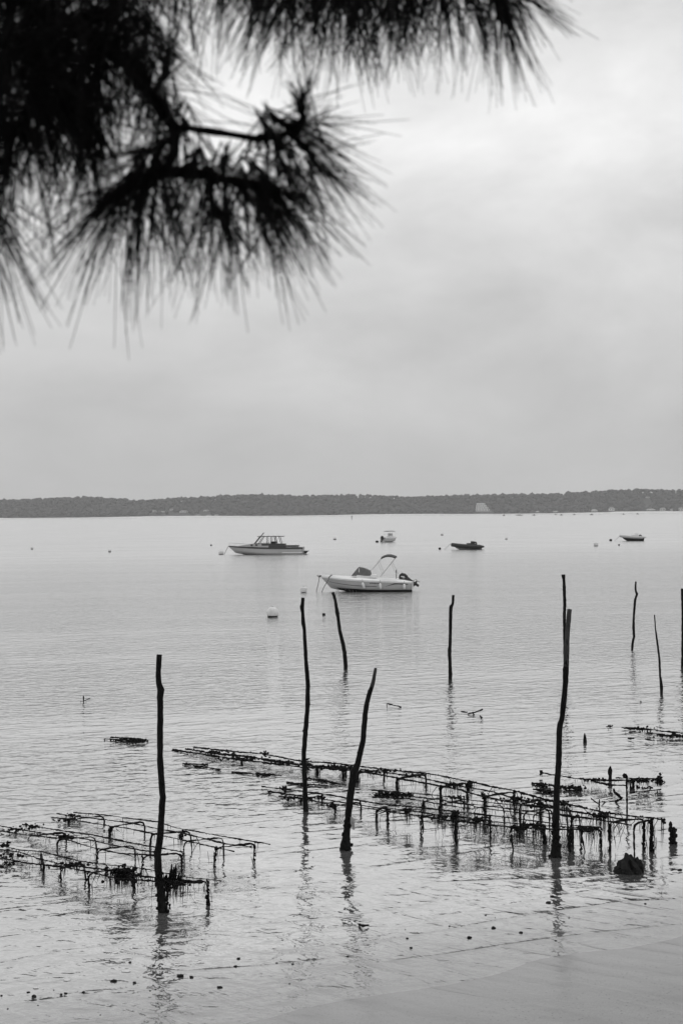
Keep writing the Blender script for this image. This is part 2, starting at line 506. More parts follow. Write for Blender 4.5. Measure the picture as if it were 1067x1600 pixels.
hills = hm.build('hills', M_FORESTG, smooth=True)
tag(hills, 'low wooded hills along the far side of the bay', None, kind='structure')
bm_ = MB()
bx = np.arange(-2400, 2401, 20.0)
for i, x in enumerate(bx):
    w_ = 1.3 + 0.9 * math.sin(x * 0.013) + random.uniform(-.25, .25)
    y0 = SHORE_Y - 46 + 10 * math.sin(x * 0.004)
    if x > 560: w_ += 1.2
    bm_.v.extend([(x, y0, -0.4), (x, y0 + 12, max(w_, .5)), (x, y0 + 40, max(w_, .5) + 0.6), (x, y0 + 64, 1.2)])
for i in range(len(bx) - 1):
    for k in range(3):
        a = i * 4 + k
        bm_.f.append((a, a + 4, a + 5, a + 1))
beach = bm_.build('far_beach', M_BEACH, smooth=True)
tag(beach, 'thin pale strip of beach along the far shore', None, kind='structure')

HOUSES = [  # px centre, py base, width px, height px, kind, label
    (241, 800, 6, 3.0, 'h', 'small white house among far trees, first one left on the left hill'),
    (254, 801, 6, 2.6, 'h', 'low white house just right of the first one among the left far trees'),
    (268, 798, 6, 3.2, 'h', 'white house set higher among the trees near the left far hill'),
    (287, 801, 13, 3.6, 'h', 'widest white villa among the trees on the left far hill'),
    (322, 799, 8, 2.6, 'h', 'pale house above the waterfront cabins on the left far shore'),
    (309, 806.5, 8, 2.4, 'h', 'low pale waterfront cabin, left one of the row on the far beach'),
    (326, 806.5, 7, 2.4, 'h', 'low pale waterfront cabin in the middle of the row on the far beach'),
    (338, 806, 6, 2.2, 'h', 'low pale waterfront cabin, right one of the row on the far beach'),
    (956, 798, 9, 5.6, 'h', 'white gabled villa among trees on the right far shore'),
    (929, 800, 9, 4.0, 'g', 'grey house half hidden by trees left of the white gabled villa'),
    (1017, 798, 13, 3.0, 'g', 'long low pale house on the right far shore'),
    (1036, 798, 8, 5.0, 'h', 'pale gabled house right of the long low house on far shore'),
    (1050, 798, 4, 3.2, 'h', 'tiny white house between two gabled houses at the far right'),
    (1064, 798, 9, 5.2, 'h', 'white house cut by the right edge of the far shore'),
    (868, 801, 7, 2.6, 'g', 'low grey boathouse by the water on the right far shore'),
    (840, 801, 5, 2.2, 'g', 'small grey hut by the water left of the boathouse on far shore'),
    (1012, 778, 5, 2.2, 'h', 'tiny pale house high up in the forest on the right hill'),
]
CLEAR = []
def on_hill(px, py):
    y = SHORE_Y + 14.0
    while y < 3330:
        c_ = at_y(px, py, y)
        if hill_z(c_.x, y) >= c_.z: break
        y += 4
    return at_y(px, py, y)
def house(px, py, w, hgt, kind, label):
    c = on_hill(px, py)
    y = c.y
    k = y / F
    W, H = w * k, hgt * k
    c.z = max(c.z, 1.0)
    t = thing('house', label, 'house', (c.x, c.y, c.z), 0, 'houses on the far shore')
    m = MB().box((0, 4, H * .3 - 3), (W, 8, H * .6 + 6)); m.build('wall', M_HOUSE if kind == 'h' else M_HOUSEG, t)
    rf = MB()
    e = W / 2 + .5; zb = H * .6
    rf.add([(-e, -.7, zb), (e, -.7, zb), (e, 8.7, zb), (-e, 8.7, zb), (-e * .55, 4, H), (e * .55, 4, H)],
           [(0, 1, 5, 4), (1, 2, 5), (2, 3, 4, 5), (3, 0, 4), (3, 2, 1, 0)])
    rf.build('roof', M_ROOF if kind == 'h' else M_HOUSEG, t)
    for q in (-.28, .1, .34):
        MB().box((W * q, -.06, H * .3), (W * .12, .1, H * .3)).build('window', M_WINDOW, t)
    CLEAR.append((c.x, c.y, W / 2 + 4, c.z))
for h in HOUSES: house(*h)

# stepped white apartment block in the trees
c = on_hill(755, 799); yb = c.y; k = yb / F
blk = thing('stepped_apartment_block', 'large white stepped apartment block standing among the far trees', 'building', (c.x, c.y, c.z))
for i in range(5):
    w0 = (-12.5 + i * 0.8) * k
    w1 = (12.5 - i * 2.3) * k
    z0 = (-2 + i * 3.1) * k
    st = MB().box(((w0 + w1) / 2, 7 + i * 1.5, z0 + 1.2 * k), (w1 - w0, 14, 2.4 * k)).build('storey', M_HOUSE, blk)
    MB().box(((w0 + w1) / 2 - .3, 7 + i * 1.5, z0 + 2.75 * k), ((w1 - w0) * .94, 12, 0.7 * k)).build('recessed_band', M_WINDOW, st)
    for q in range(5):
        xx = w0 + (w1 - w0) * (q + .5) / 5
        MB().box((xx, -.05 + i * 1.5, z0 + 1.2 * k), ((w1 - w0) / 5 * .4, .16, 1.1 * k)).build('window', M_WINDOW, st)
CLEAR.append((c.x, c.y, 13 * k, c.z))

def forest():
    base, faces = ICO[1]
    base = np.array(base); faces = np.array(faces)
    V, Fc, n = [], [], 0
    def crown(x, y, z, r, hgt):
        nonlocal n
        p = base * (1 + rng.uniform(-.28, .28, (len(base), 1)))
        p = p * np.array([r, r, hgt]) + np.array([x, y, z])
        V.append(p); Fc.append(faces + n); n += len(base)
    def blocked(x, y, z):
        for cx, cy, hw, cz in CLEAR:
            if y < cy + 10 and abs(x * cy / y - cx) < hw and y > cy - 170 and y < cy + 14: return True
        return False
    for y in np.arange(SHORE_Y + 22, 3345, 16.0):
        half = 1500 if y > 3250 or y < 3060 else 1150
        for x in np.arange(-half, half, 11.0):
            xx = x + rng.uniform(-7, 7); yy = y + rng.uniform(-8, 8)
            if blocked(xx, yy, 0): continue
            r = rng.uniform(3.8, 7.2)
            zz = hill_z(xx, yy)
            crown(xx, yy, zz + rng.uniform(3.0, 7.0), r, r * rng.uniform(.5, .85))
    V = np.concatenate(V); Fc = np.concatenate(Fc)
    me = bpy.data.meshes.new('far_forest')
    me.vertices.add(len(V)); me.vertices.foreach_set('co', V.ravel())
    me.loops.add(len(Fc) * 3); me.loops.foreach_set('vertex_index', Fc.ravel())
    me.polygons.add(len(Fc)); me.polygons.foreach_set('loop_start', np.arange(0, len(Fc) * 3, 3))
    me.update(calc_edges=True)
    me.materials.append(M_FOREST)
    o = bpy.data.objects.new('far_forest', me); COL.objects.link(o)
    tag(o, 'dense dark pine forest covering the far hills', 'forest', kind='stuff')
forest()

# radio mast on the ridge and the channel mark on the water
c = at_y(407, 776, 3330)
t = thing('radio_mast', 'thin mast rising above the trees on the far ridge', 'mast', (c.x, c.y, c.z - 14))
MB().tube([(0, 0, 0), (0, 0, 22)], [.5, .25], 5).build('pole', M_FARDARK, t)
MB().box((0, 0, 20), (2.2, .4, .5)).build('crossarm', M_FARDARK, t)
c = at_z(549.5, 811.6)
t = thing('channel_beacon', 'thin dark channel beacon standing in the water before the far shore', 'beacon', (c.x, c.y, 0))
k = c.y / F
MB().tube([(0, 0, -2), (0, 0, 5.6 * k)], .5 * k, 6).build('pole', M_FARDARK, t)
MB().tube([(0, 0, 4.6 * k), (0, 0, 5.8 * k)], .75 * k, 8).build('topmark', M_FARDARK, t)

# small craft moored off the far shore
FARB = [(811, 805.6, 11, 'largest of the tiny far boats moored before the wooded shore'), (834, 805.6, 5, 'tiny dark boat right of the largest far boat'),
        (868, 804.8, 3, 'very small far boat left of the flat dark one'), (877, 805.4, 5, 'tiny flat dark boat moored in the middle of the far row'),
        (897, 804.8, 4, 'tiny far boat between the flat dark one and the wider one'), (924, 804.8, 6, 'wider tiny dark boat moored below the far grey house'),
        (974, 804.2, 3, 'tiny boat moored off the far shore left of the beach'), (996, 803.8, 4, 'rightmost of the tiny dark boats off the far shore'),
        (787, 806.0, 4, 'leftmost of the tiny dark boats off the far shore')]
for px, py, w, lab in FARB:
    c = at_z(px, py); k = c.y / F
    t = thing('moored_boat', lab, 'boat', (c.x, c.y, 0), 0, 'tiny boats off the far shore')
    L = w * k
    hb = MB()
    hb.add([(-L / 2, 0, .9), (-L * .3, -1, .8), (L / 2, -1, .7), (L / 2, 1, .7), (-L * .3, 1, .8), (-L * .38, 0, -.2), (-L * .25, -.7, -.2), (L * .48, -.7, -.2), (L * .48, .7, -.2), (-L * .25, .7, -.2)],
           [(0, 1, 6, 5), (1, 2, 7, 6), (2, 3, 8, 7), (3, 4, 9, 8), (4, 0, 5, 9), (4, 3, 2, 1, 0)])
    hb.build('hull', M_FARDARK, t)
    MB().box((L * .05, 0, 1.2), (L * .3, 1.3, 1.2)).build('cabin', M_FARDARK if w < 9 else M_HOUSEG, t)

# ------------------------------------------------------------------ haze over the bay
hz = MB().box((0, 2050, 38), (6600, 4180, 84))
haze_mat = bpy.data.materials.new('haze_air'); haze_mat.use_nodes = True
hn, hl = haze_mat.node_tree.nodes, haze_mat.node_tree.links
hn.clear()
pv = hn.new('ShaderNodeVolumePrincipled')
pv.inputs['Color'].default_value = (0.97, 0.97, 0.97, 1)
pv.inputs['Density'].default_value = 0.00009
ho = hn.new('ShaderNodeOutputMaterial'); hl.new(pv.outputs[0], ho.inputs['Volume'])
haze = hz.build('haze', haze_mat)
tag(haze, 'thin pale haze lying over the whole bay', 'haze', kind='stuff')

# ------------------------------------------------------------------ boats
class Hull:
    """lofted hull, bow towards -x; f runs from keel (0) over the chine (0.4) to the sheer (1)"""
    def __init__(s, L, B, zbow, zstern, keel=-0.25, rake=0.6, chine=0.06, full=0.5, stern=0.92, sag=0.05, chw=.8):
        s.L, s.B, s.zb, s.zs, s.k, s.rake, s.ch, s.full, s.st, s.sag, s.chw = L, B, zbow, zstern, keel, rake, chine, full, stern, sag, chw
    def hb(s, t):
        if t < s.full: b = 1 - (1 - t / s.full) ** 2.1
        else: b = 1 - (1 - s.st) * ((t - s.full) / (1 - s.full)) ** 1.6
        return s.B / 2 * max(b, .012)
    def P(s, t, f, side=1, off=0.0):
        zs = s.zb + (s.zs - s.zb) * t - s.sag * math.sin(math.pi * t)
        b = s.hb(t)
        rise = (1 - t) ** 3
        zk = s.k + (s.zb * .55 - s.k) * rise * .55
        zc = s.ch + (s.zb * .75 - s.ch) * (1 - t) ** 4 * .75
        if f < .4:
            q = f / .4; y = b * s.chw * q; z = zk + (zc - zk) * q
        else:
            q = (f - .4) / .6; y = b * (s.chw + (1 - s.chw) * q ** .8); z = zc + (zs - zc) * q
        x = -s.L / 2 + s.L * t + s.rake * (1 - t) ** 2.5 * (1 - (z - s.k) / (zs - s.k))
        return Vector((x, side * (y + off), z))
    def mesh(s, n=26, fs=(0, .2, .4, .55, .7, .85, 1.0), deck=0.0):
        m = MB()
        J = len(fs)
        for side in (1, -1):
            o = len(m.v)
            for i in range(n + 1):
                for f in fs: m.v.append(tuple(s.P(i / n, f, side)))
            for i in range(n):
                for j in range(J - 1):
                    a = o + i * J + j; q = (a, a + J, a + J + 1, a + 1)
                    m.f.append(q if side > 0 else q[::-1])
        # transom and deck
        o2 = (n + 1) * J
        tr = [n * J + j for j in range(J)] + [o2 + n * J + j for j in range(J - 1, -1, -1)]
        m.f.append(tuple(tr))
        for i in range(n):
            a, b_ = i * J + J - 1, (i + 1) * J + J - 1
            m.f.append((a, b_, o2 + b_, o2 + a))
        return m
    def strip(s, t0, t1, f0, f1, n=20, off=.012, side=None):
        m = MB()
        for sd in ((1, -1) if side is None else (side,)):
            o = len(m.v)
            for i in range(n + 1):
                t = t0 + (t1 - t0) * i / n
                a = f0(t) if callable(f0) else f0; b = f1(t) if callable(f1) else f1
                m.v.append(tuple(s.P(t, a, sd, off))); m.v.append(tuple(s.P(t, b, sd, off)))
            for i in range(n):
                a = o + i * 2; q = (a, a + 2, a + 3, a + 1)
                m.f.append(q if sd > 0 else q[::-1])
        return m

def outboard(parent, x, z, sc=1.0, tilt=0.0, mats=M_OUTB):
    """outboard engine clamped to the transom: cowl, leg and propeller"""
    def R(p):
        ca, sa = math.cos(tilt), math.sin(tilt)
        return Vector((x + (p[0] * ca - p[2] * sa) * sc, p[1] * sc, z + (p[0] * sa + p[2] * ca) * sc))
    m = MB()
    prof_ = [(-.20, .02), (-.24, .25), (-.18, .46), (.02, .54), (.22, .48), (.30, .26), (.26, .02)]
    for yy, sc_ in ((-.17, .86), (-.11, 1.0), (.11, 1.0), (.17, .86)):
        for q in prof_: m.v.append(tuple(R((q[0] * sc_ + .0, yy, .27 + (q[1] - .27) * sc_))))
    n = len(prof_)
    for a in range(3):
        for i in range(n):
            j = (i + 1) % n
            m.f.append((a * n + i, a * n + j, (a + 1) * n + j, (a + 1) * n + i))
    m.f.append(tuple(range(n - 1, -1, -1))); m.f.append(tuple(3 * n + i for i in range(n)))
    cowl = m.build('engine_cowl', mats, parent, smooth=False)
    st = MB(); st.box(R((.05, -.178, .3)), (.22 * sc, .01, .05 * sc)); st.box(R((.02, -.178, .2)), (.16 * sc, .01, .04 * sc))
    st.build('decal', M_GEL, cowl)
    leg = MB().tube([R((.05, 0, .06)), R((.06, 0, -.25)), R((.08, 0, -.62))], [.19 * sc, .15 * sc, .10 * sc], 8, flat=1.0)
    leg.tube([R((-.12, 0, -.62)), R((.08, 0, -.64)), R((.30, 0, -.62))], [.03 * sc, .085 * sc, .05 * sc], 8)
    leg.box(R((.08, 0, -.44)), (.42 * sc, .2 * sc, .025), Matrix.Rotation(-tilt, 3, 'Y'))
    leg.box(R((.1, 0, -.80)), (.16 * sc, .03, .2 * sc), Matrix.Rotation(-tilt, 3, 'Y'))
    lg = leg.build('engine_leg', mats, parent)
    pr = MB()
    for q in range(3):
        a = q * 2.094 + .4
        d = Vector((0, math.cos(a), math.sin(a))); e = Vector((.25, -math.sin(a), math.cos(a)))
        pts = [d * .03 - e * .03, d * .17 - e * .09, d * .2 + e * .02, d * .14 + e * .08]
        vs_ = [R((.34 + p.x, p.y, -.62 + p.z)) for p in pts] + [R((.355 + p.x, p.y, -.62 + p.z)) for p in pts]
        pr.add(vs_, [(0, 1, 2, 3), (7, 6, 5, 4), (0, 4, 5, 1), (1, 5, 6, 2), (2, 6, 7, 3), (3, 7, 4, 0)])
    pr.build('propeller', mats, lg)
    MB().box((x - .16 * sc, 0, z - .06), (.18 * sc, .3 * sc, .3 * sc)).build('bracket', mats, parent)

# --- white motorboat with bimini ---
c = at_z(572.5, 923.5)
mb = thing('motorboat', 'white open motorboat with grey covered windscreen, raised bimini and tilted black outboard', 'boat', (c.x, c.y, 0), math.radians(-5))
k = c.y / F
H1 = Hull(5.45, 2.15, .86, .56, keel=-.2, rake=.95, chine=.10, full=.5, stern=.94, sag=.02, chw=.86)
hull = H1.mesh(); hull.smooth = False
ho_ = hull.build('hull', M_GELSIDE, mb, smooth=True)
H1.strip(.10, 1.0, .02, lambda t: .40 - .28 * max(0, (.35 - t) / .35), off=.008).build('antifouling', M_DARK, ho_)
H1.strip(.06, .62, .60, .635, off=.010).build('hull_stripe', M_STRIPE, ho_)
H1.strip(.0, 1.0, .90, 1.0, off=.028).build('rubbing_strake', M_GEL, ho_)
H1.strip(.02, .82, .872, .902, off=.014).build('painted_shadow_strip', M_GELGREY, ho_)  # grey strip painting the shade line under the rubbing strake
H1.strip(.70, .96, lambda t: .60 + .20 * min(1, (t - .70) / .12), lambda t: .60 + .26 * min(1, (t - .70) / .12) + .02 * math.sin((t - .7) / .26 * 3.1), off=.011).build('curved_flash', M_STRIPE, ho_)
# raised deck: bow deck and gunwale rim
dk = MB()
n_ = 24
for i in range(n_ + 1):
    t = i / n_
    p = H1.P(t, 1.0, 1); q = H1.P(t, 1.0, -1)
    hgt = .10 if t < .9 else .10 - .1 * (t - .9) / .1
    dk.v.extend([(p.x, p.y * 1.01, p.z - .01), (p.x + .02, p.y * .86, p.z + hgt), (q.x + .02, q.y * .86, q.z + hgt), (q.x, q.y * 1.01, q.z - .01)])
for i in range(n_):
    for j in range(3):
        a = i * 4 + j
        dk.f.append((a, a + 4, a + 5, a + 1))
dk.build('deck', M_GEL, mb, smooth=False)
# cockpit interior step, console under canvas
MB().box((.05, 0, .88), (1.15, 1.15, .16)).build('console', M_GEL, mb)
cv = MB()
cv.add([(-.86, -.56, .92), (.28, -.6, .92), (.28, .6, .92), (-.86, .56, .92), (-.44, -.40, 1.42), (.24, -.44, 1.20), (.24, .44, 1.20), (-.44, .40, 1.42), (-.15, -.42, 1.37), (-.15, .42, 1.37)],
       [(0, 1, 5, 8, 4), (1, 2, 6, 5), (2, 3, 7, 9, 6), (3, 0, 4, 7), (4, 8, 9, 7), (8, 5, 6, 9), (3, 2, 1, 0)])
wc = cv.build('windscreen_cover', M_MIDGREY, mb)
MB().tube([(-.40, -.5, .95), (-.40, -.475, 1.36)], .018, 6).build('cover_strap', M_GEL, wc)
bim = MB()
for i in range(7):
    a = i / 6
    x_ = .92 + .86 * a; z_ = 2.0 + .13 * math.sin(math.pi * (a * .85 + .15)) - .10 * (1 - a) ** 2
    for yy in (-.85, -.45, 0, .45, .85):
        bim.v.append((x_, yy, z_ + .07 * (1 - (yy / .85) ** 2)))
for i in range(6):
    for j in range(4):
        a = i * 5 + j
        bim.f.append((a, a + 5, a + 6, a + 1))
o_ = len(bim.v)
bim.v.extend([(p[0], p[1] * 1.0, p[2] - .07) for p in list(bim.v)])
for i in range(6):
    for j in range(4):
        a = o_ + i * 5 + j
        bim.f.append((a + 1, a + 6, a + 5, a))
for i in range(6):
    for a in (i * 5, i * 5 + 4):
        bim.f.append((a, a + 5, o_ + a + 5, o_ + a))
for j in range(4):
    for a in (j, 30 + j):
        bim.f.append((a, a + 1, o_ + a + 1, o_ + a))
bc = bim.build('bimini_canopy', M_DKCANVAS, mb)
for s_ in (-1, 1):
    for a, b in (((.34, 1.25), (.94, 1.96)), ((.72, 1.76), (1.02, 1.02)), ((1.76, 1.98), (.80, .80)), ((1.52, 1.66), (1.86, .95))):
        MB().tube([(a[0], s_ * .84, a[1]), (b[0], s_ * .84, b[1])], .012, 6).build('bimini_pole', M_STEEL, mb)
MB().tube([(1.82, -.8, .75), (1.82, -.8, 1.27)], [.02, .03], 6).build('rod_holder', M_STRIPE, mb)
for t_ in (.47, .66, .92):
    p = H1.P(t_, .88, -1, .07); q = H1.P(t_, .52, -1, .10)
    fd = MB().tube([p + Vector((0, 0, -.02)), p + Vector((0, 0, -.08)), p.lerp(q, .6), q, q + Vector((0, 0, -.05))], [.03, .075, .085, .075, .03], 10)
    f_ = fd.build('fender', M_GEL, mb, smooth=True)
    MB().tube([p, H1.P(t_, 1.0, -1, 0) + Vector((0, 0, .05))], .010, 4).build('fender_line', M_ROPE, f_)
outboard(mb, 2.36, .66, .92, math.radians(56))
MB().box((2.62, 0, .42), (.35, 1.3, .28)).build('engine_well', M_GEL, mb)
bowp = H1.P(0, 1, 1)
MB().box((bowp.x + .05, 0, bowp.z + .05), (.3, .09, .06)).tube([(bowp.x - .2, 0, bowp.z + .1), (bowp.x - .12, 0, bowp.z - .02), (bowp.x + .15, 0, bowp.z + .04)], .028, 6).build('anchor_roller', M_STRIPE, mb)
MB().tube([(-1.95, -.62, .98), (-2.02, -.64, .98), (-2.2, -.6, .80)], .03, 6).build('bow_cleat', M_STRIPE, mb)
MB().tube([(bowp.x - .05, -.05, bowp.z + .03), (bowp.x - .15, -.1, .35), (bowp.x - .28, -.15, -.1)], .02, 5).build('mooring_line', M_ROPE, mb)
MB().tube([(-2.15, -.62, .78), (-2.45, -.7, .3), (-2.62, -.75, -.1)], .02, 5).build('mooring_line', M_ROPE, mb)
# registration letters: unreadable small dark characters
rg = MB()
for i in range(8):
    t_ = .545 + .016 * i
    rg_ = H1.strip(t_, t_ + .012, .80 if i % 3 else .785, .855 if i % 2 else .845, n=1, off=.016)
    rg.add(rg_.v, rg_.f)
rg.build('registration_letters', M_STRIPE, ho_)
c2 = at_z(527, 925.0)
def ball_buoy(px, py_w, rpx, label, name='mooring_buoy', flat=1.0, sink=.35, cap=True, matb=M_BUOY, group=None, dark=.14):
    c_ = at_z(px, py_w); k_ = c_.y / F; r = rpx * k_
    t_ = thing(name, label, 'buoy', (c_.x, c_.y, 0), 0, group)
    m_ = MB()
    nseg, nr = 14, 12
    prof_ = []
    for i in range(nr + 1):
        a = -math.pi / 2 + math.pi * i / nr
        rr, zz = math.cos(a), math.sin(a)
        if flat != 1.0:
            rr = abs(math.cos(a)) ** flat * (1 if rr >= 0 else -1); zz = math.copysign(abs(math.sin(a)) ** flat, zz)
        prof_.append((max(rr, .02) * r, zz * r * (1 if flat == 1 else .8) + r * (1 - 2 * sink)))
    def rev(pr):
        mm = MB()
        for rr, zz in pr:
            for q in range(nseg):
                mm.v.append((rr * math.cos(2 * math.pi * q / nseg), rr * math.sin(2 * math.pi * q / nseg), zz))
        for i in range(len(pr) - 1):
            for q in range(nseg):
                q2 = (q + 1) % nseg
                mm.f.append((i * nseg + q, i * nseg + q2, (i + 1) * nseg + q2, (i + 1) * nseg + q))
        return mm
    bd = rev(prof_).build('float_body', matb, t_, smooth=True)
    if dark:
        # weed line around the waterline
        ri = [(rr * 1.015 + .003, zz) for rr, zz in prof_ if -.2 * r < zz < dark * 2 * r + .001]
        zt = dark * 2 * r
        rr_ = float(np.interp(zt, [p[1] for p in prof_], [p[0] for p in prof_]))
        ri = [(rr_ * 0 + float(np.interp(z_, [p[1] for p in prof_], [p[0] for p in prof_])) * 1.02, z_) for z_ in np.linspace(-.15 * r, zt, 5)]
        rev(ri).build('weed_line', M_DARK, t_, smooth=True)
    MB().tube([(0, 0, r * (1.9 - 2 * sink)), (0, 0, r * (2.08 - 2 * sink))], r * .1, 6).build('eye', M_ROPE, t_)
    return t_
ball_buoy(527, 924.6, 2.4, 'small white ball buoy touching the bow of the white motorboat', dark=0)
ball_buoy(426, 964, 9.6, 'large round white mooring buoy with dark weed line, nearest of all buoys', sink=.18, dark=.10)
ball_buoy(474.5, 926, 5.4, 'squat white drum buoy seen just above the second tall post', flat=.45, sink=.1, dark=.07)
ball_buoy(345.5, 866.5, 4.2, 'round pale buoy at the bow of the long cabin boat', sink=.2, dark=.08)
ball_buoy(523, 843.5, 2.6, 'small pale buoy between the cabin boat and the small white boat', sink=.15, dark=.22)
ball_buoy(50, 858.5, 2.3, 'tiny white buoy near the left edge of the water', sink=.1, dark=.2)
ball_buoy(171.5, 862.8, 2.6, 'tiny white buoy with a dark base left of the cabin boat', sink=.1, dark=.2)
ball_buoy(690.5, 836.6, 2.3, 'tiny pale buoy above the black inflatable boat', sink=.15, dark=.2)
ball_buoy(791, 843.0, 2.1, 'tiny pale buoy right of the black inflatable boat', sink=.15, dark=.2)
ball_buoy(931, 853.6, 3.6, 'pale drum buoy left of the grey inflatable boat', flat=.45, sink=.1, dark=.14)
ball_buoy(687, 858.6, 2.0, 'small dark buoy off the bow of the black inflatable boat', matb=M_STONE, sink=.2, dark=0)
ball_buoy(954, 845.4, 2.2, 'small dark buoy off the bow of the grey inflatable boat', matb=M_STONE, flat=.5, sink=.2, dark=0)
ball_buoy(967, 852.4, 1.4, 'tiniest dark float below the bow of the grey inflatable boat', matb=M_STONE, sink=.2, dark=0)
ball_buoy(589, 847.6, 2.4, 'small black float left of the small white boat', matb=M_STONE, flat=.5, sink=.3, dark=0)
ball_buoy(330, 852.6, 1.5, 'tiny dark float far left of the cabin boat bow', matb=M_STONE, flat=.5, sink=.3, dark=0)
ball_buoy(506, 961.2, 2.6, 'small flat dark float right of the large round buoy', matb=M_STONE, flat=.5, sink=.35, dark=0)

# --- long open cabin boat ---
c = at_z(415.5, 866.2)
cb = thing('cabin_boat', 'long pale cabin boat with dark gunwale and open framed wheelhouse', 'boat', (c.x, c.y, 0), math.radians(-3))
H2 = Hull(8.75, 2.5, 1.0, .78, keel=-.3, rake=1.35, chine=.02, full=.45, stern=.86, sag=.08, chw=.9)
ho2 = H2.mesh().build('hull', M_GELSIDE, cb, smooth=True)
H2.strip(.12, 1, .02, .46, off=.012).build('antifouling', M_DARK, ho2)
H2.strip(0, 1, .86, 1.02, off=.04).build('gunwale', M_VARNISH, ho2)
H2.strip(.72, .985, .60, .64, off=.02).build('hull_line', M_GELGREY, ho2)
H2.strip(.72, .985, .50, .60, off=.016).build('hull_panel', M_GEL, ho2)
tk = MB()
for i in range(13):
    t = i / 12
    x_ = -3.1 + t * 3.5
    hh = .98 + .34 * math.sin(min(1, t * 1.25) * math.pi / 2)
    w_ = .25 + .62 * min(1, t * 1.5)
    tk.v.extend([(x_, -w_, .8), (x_, -w_ * .8, hh), (x_, w_ * .8, hh), (x_, w_, .8)])
for i in range(12):
    for j in range(3):
        a = i * 4 + j
        tk.f.append((a, a + 4, a + 5, a + 1))
tk.f.append((48, 49, 50, 51))
tr_ = tk.build('trunk_cabin', M_GELGREY, cb)
for x_ in (-1.55, -1.0):
    MB().tube([(x_, -.80, 1.06), (x_, -.76, 1.1)], .13, 10).build('porthole', M_WINDOW, tr_)
MB().box((.95, 0, 1.0), (2.7, 1.6, .46)).build('cockpit_seats', M_VARNISH, cb)
MB().box((.9, .1, 1.32), (.55, 1.0, .3)).build('engine_box', M_DARK, cb)
MB().box((2.3, 0, .95), (3.0, 2.0, .18)).build('coaming', M_VARNISH, cb)
rf = MB().box((.62, 0, 2.06), (3.0, 1.7, .07)).build('roof', M_VARNISH, cb)
for q in range(4):
    MB().box((-.3 + q * .6, 0, 2.12), (.06, 1.72, .05)).build('roof_batten', M_GELGREY, rf)
for s_ in (-1, 1):
    for x0, z0, x1 in ((-1.25, 1.25, -.62), (-.80, 1.2, -.25), (.22, 1.1, .18), (.66, 1.1, .66), (1.28, 1.0, 1.06), (1.88, 1.0, 1.58)):
        MB().tube([(x0, s_ * .80, z0), (x1, s_ * .80, 2.04)], .05 if x0 in (1.28,) else .035, 6).build('roof_post', M_VARNISH, cb)
ws = MB().add([(-1.2, -.72, 1.28), (-.64, -.72, 2.0), (-.64, .72, 2.0), (-1.2, .72, 1.28), (-1.18, -.72, 1.27), (-.62, -.72, 1.99), (-.62, .72, 1.99), (-1.18, .72, 1.27)],
               [(0, 1, 2, 3), (7, 6, 5, 4), (0, 4, 5, 1), (2, 6, 7, 3), (1, 5, 6, 2), (0, 3, 7, 4)])
ws.build('windscreen', M_GELGREY, cb)
MB().tube([(-1.05, -.5, 1.5), (-.15, -.5, 2.5)], .05, 6).build('boathook', M_VARNISH, cb)
for s_ in (-1, 1):
    pts = [H2.P(t, 1, s_) + Vector((0, 0, .36)) for t in (.01, .05, .1, .16, .22)] + [H2.P(.26, 1, s_)]
    rl = MB().tube(pts, .018, 5)
    for t in (.02, .09, .17): rl.tube([H2.P(t, 1, s_), H2.P(t, 1, s_) + Vector((0, 0, .36))], .015, 5)
    rl.build('bow_rail', M_STEEL, cb)
MB().box((4.65, 0, .34), (.55, 1.9, .06)).tube([(4.45, -.6, .05), (4.62, -.6, .34)], .09, 6).tube([(4.5, .6, .05), (4.7, .6, .3)], .09, 6).build('swim_platform', M_DARK, cb)
bp_ = H2.P(0, 1, 1)
MB().tube([(bp_.x + .05, 0, bp_.z - .04), (bp_.x - .25, -.1, .4), (bp_.x - .5, -.15, -.1)], .025, 5).build('mooring_line', M_ROPE, cb)

# --- small white boat with canopy, seen from its quarter ---
c = at_z(609, 847)
sb = thing('small_boat', 'small white boat with canopy frame, seen from its stern quarter', 'boat', (c.x, c.y, 0), math.radians(180 + 38))
H3 = Hull(2.9, 1.35, .78, .74, keel=-.1, rake=.5, chine=.1, full=.5, stern=.95)
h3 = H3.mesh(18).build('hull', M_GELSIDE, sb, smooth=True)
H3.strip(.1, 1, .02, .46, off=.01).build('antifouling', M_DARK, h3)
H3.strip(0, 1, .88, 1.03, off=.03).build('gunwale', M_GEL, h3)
MB().box((-.1, 0, .88), (.8, .7, .24)).build('console', M_GEL, sb)
MB().box((-.1, 0, 1.2), (.4, .7, .36)).build('windscreen', M_GELGREY, sb)
cp = MB()
for i in range(6):
    a = i / 5
    for yy in (-.6, .6): cp.v.append((-.65 + 1.35 * a, yy, 1.66 + .14 * math.sin(math.pi * (.12 + .76 * a)))); 
    for yy in (-.6, .6): cp.v.append((-.65 + 1.35 * a, yy, 1.62 + .14 * math.sin(math.pi * (.12 + .76 * a))))
for i in range(5):
    a = i * 4
    cp.f += [(a, a + 4, a + 5, a + 1), (a + 2, a + 3, a + 7, a + 6), (a, a + 2, a + 6, a + 4), (a + 1, a + 5, a + 7, a + 3)]
cp.build('canopy', M_MIDGREY, sb)
for s_ in (-1, 1):
    for x_ in (-.6, .62): MB().tube([(x_ * .9, s_ * .6, .75), (x_, s_ * .6, 1.72)], .014, 5).build('canopy_post', M_STEEL, sb)
outboard(sb, 1.6, .6, .8, math.radians(8))

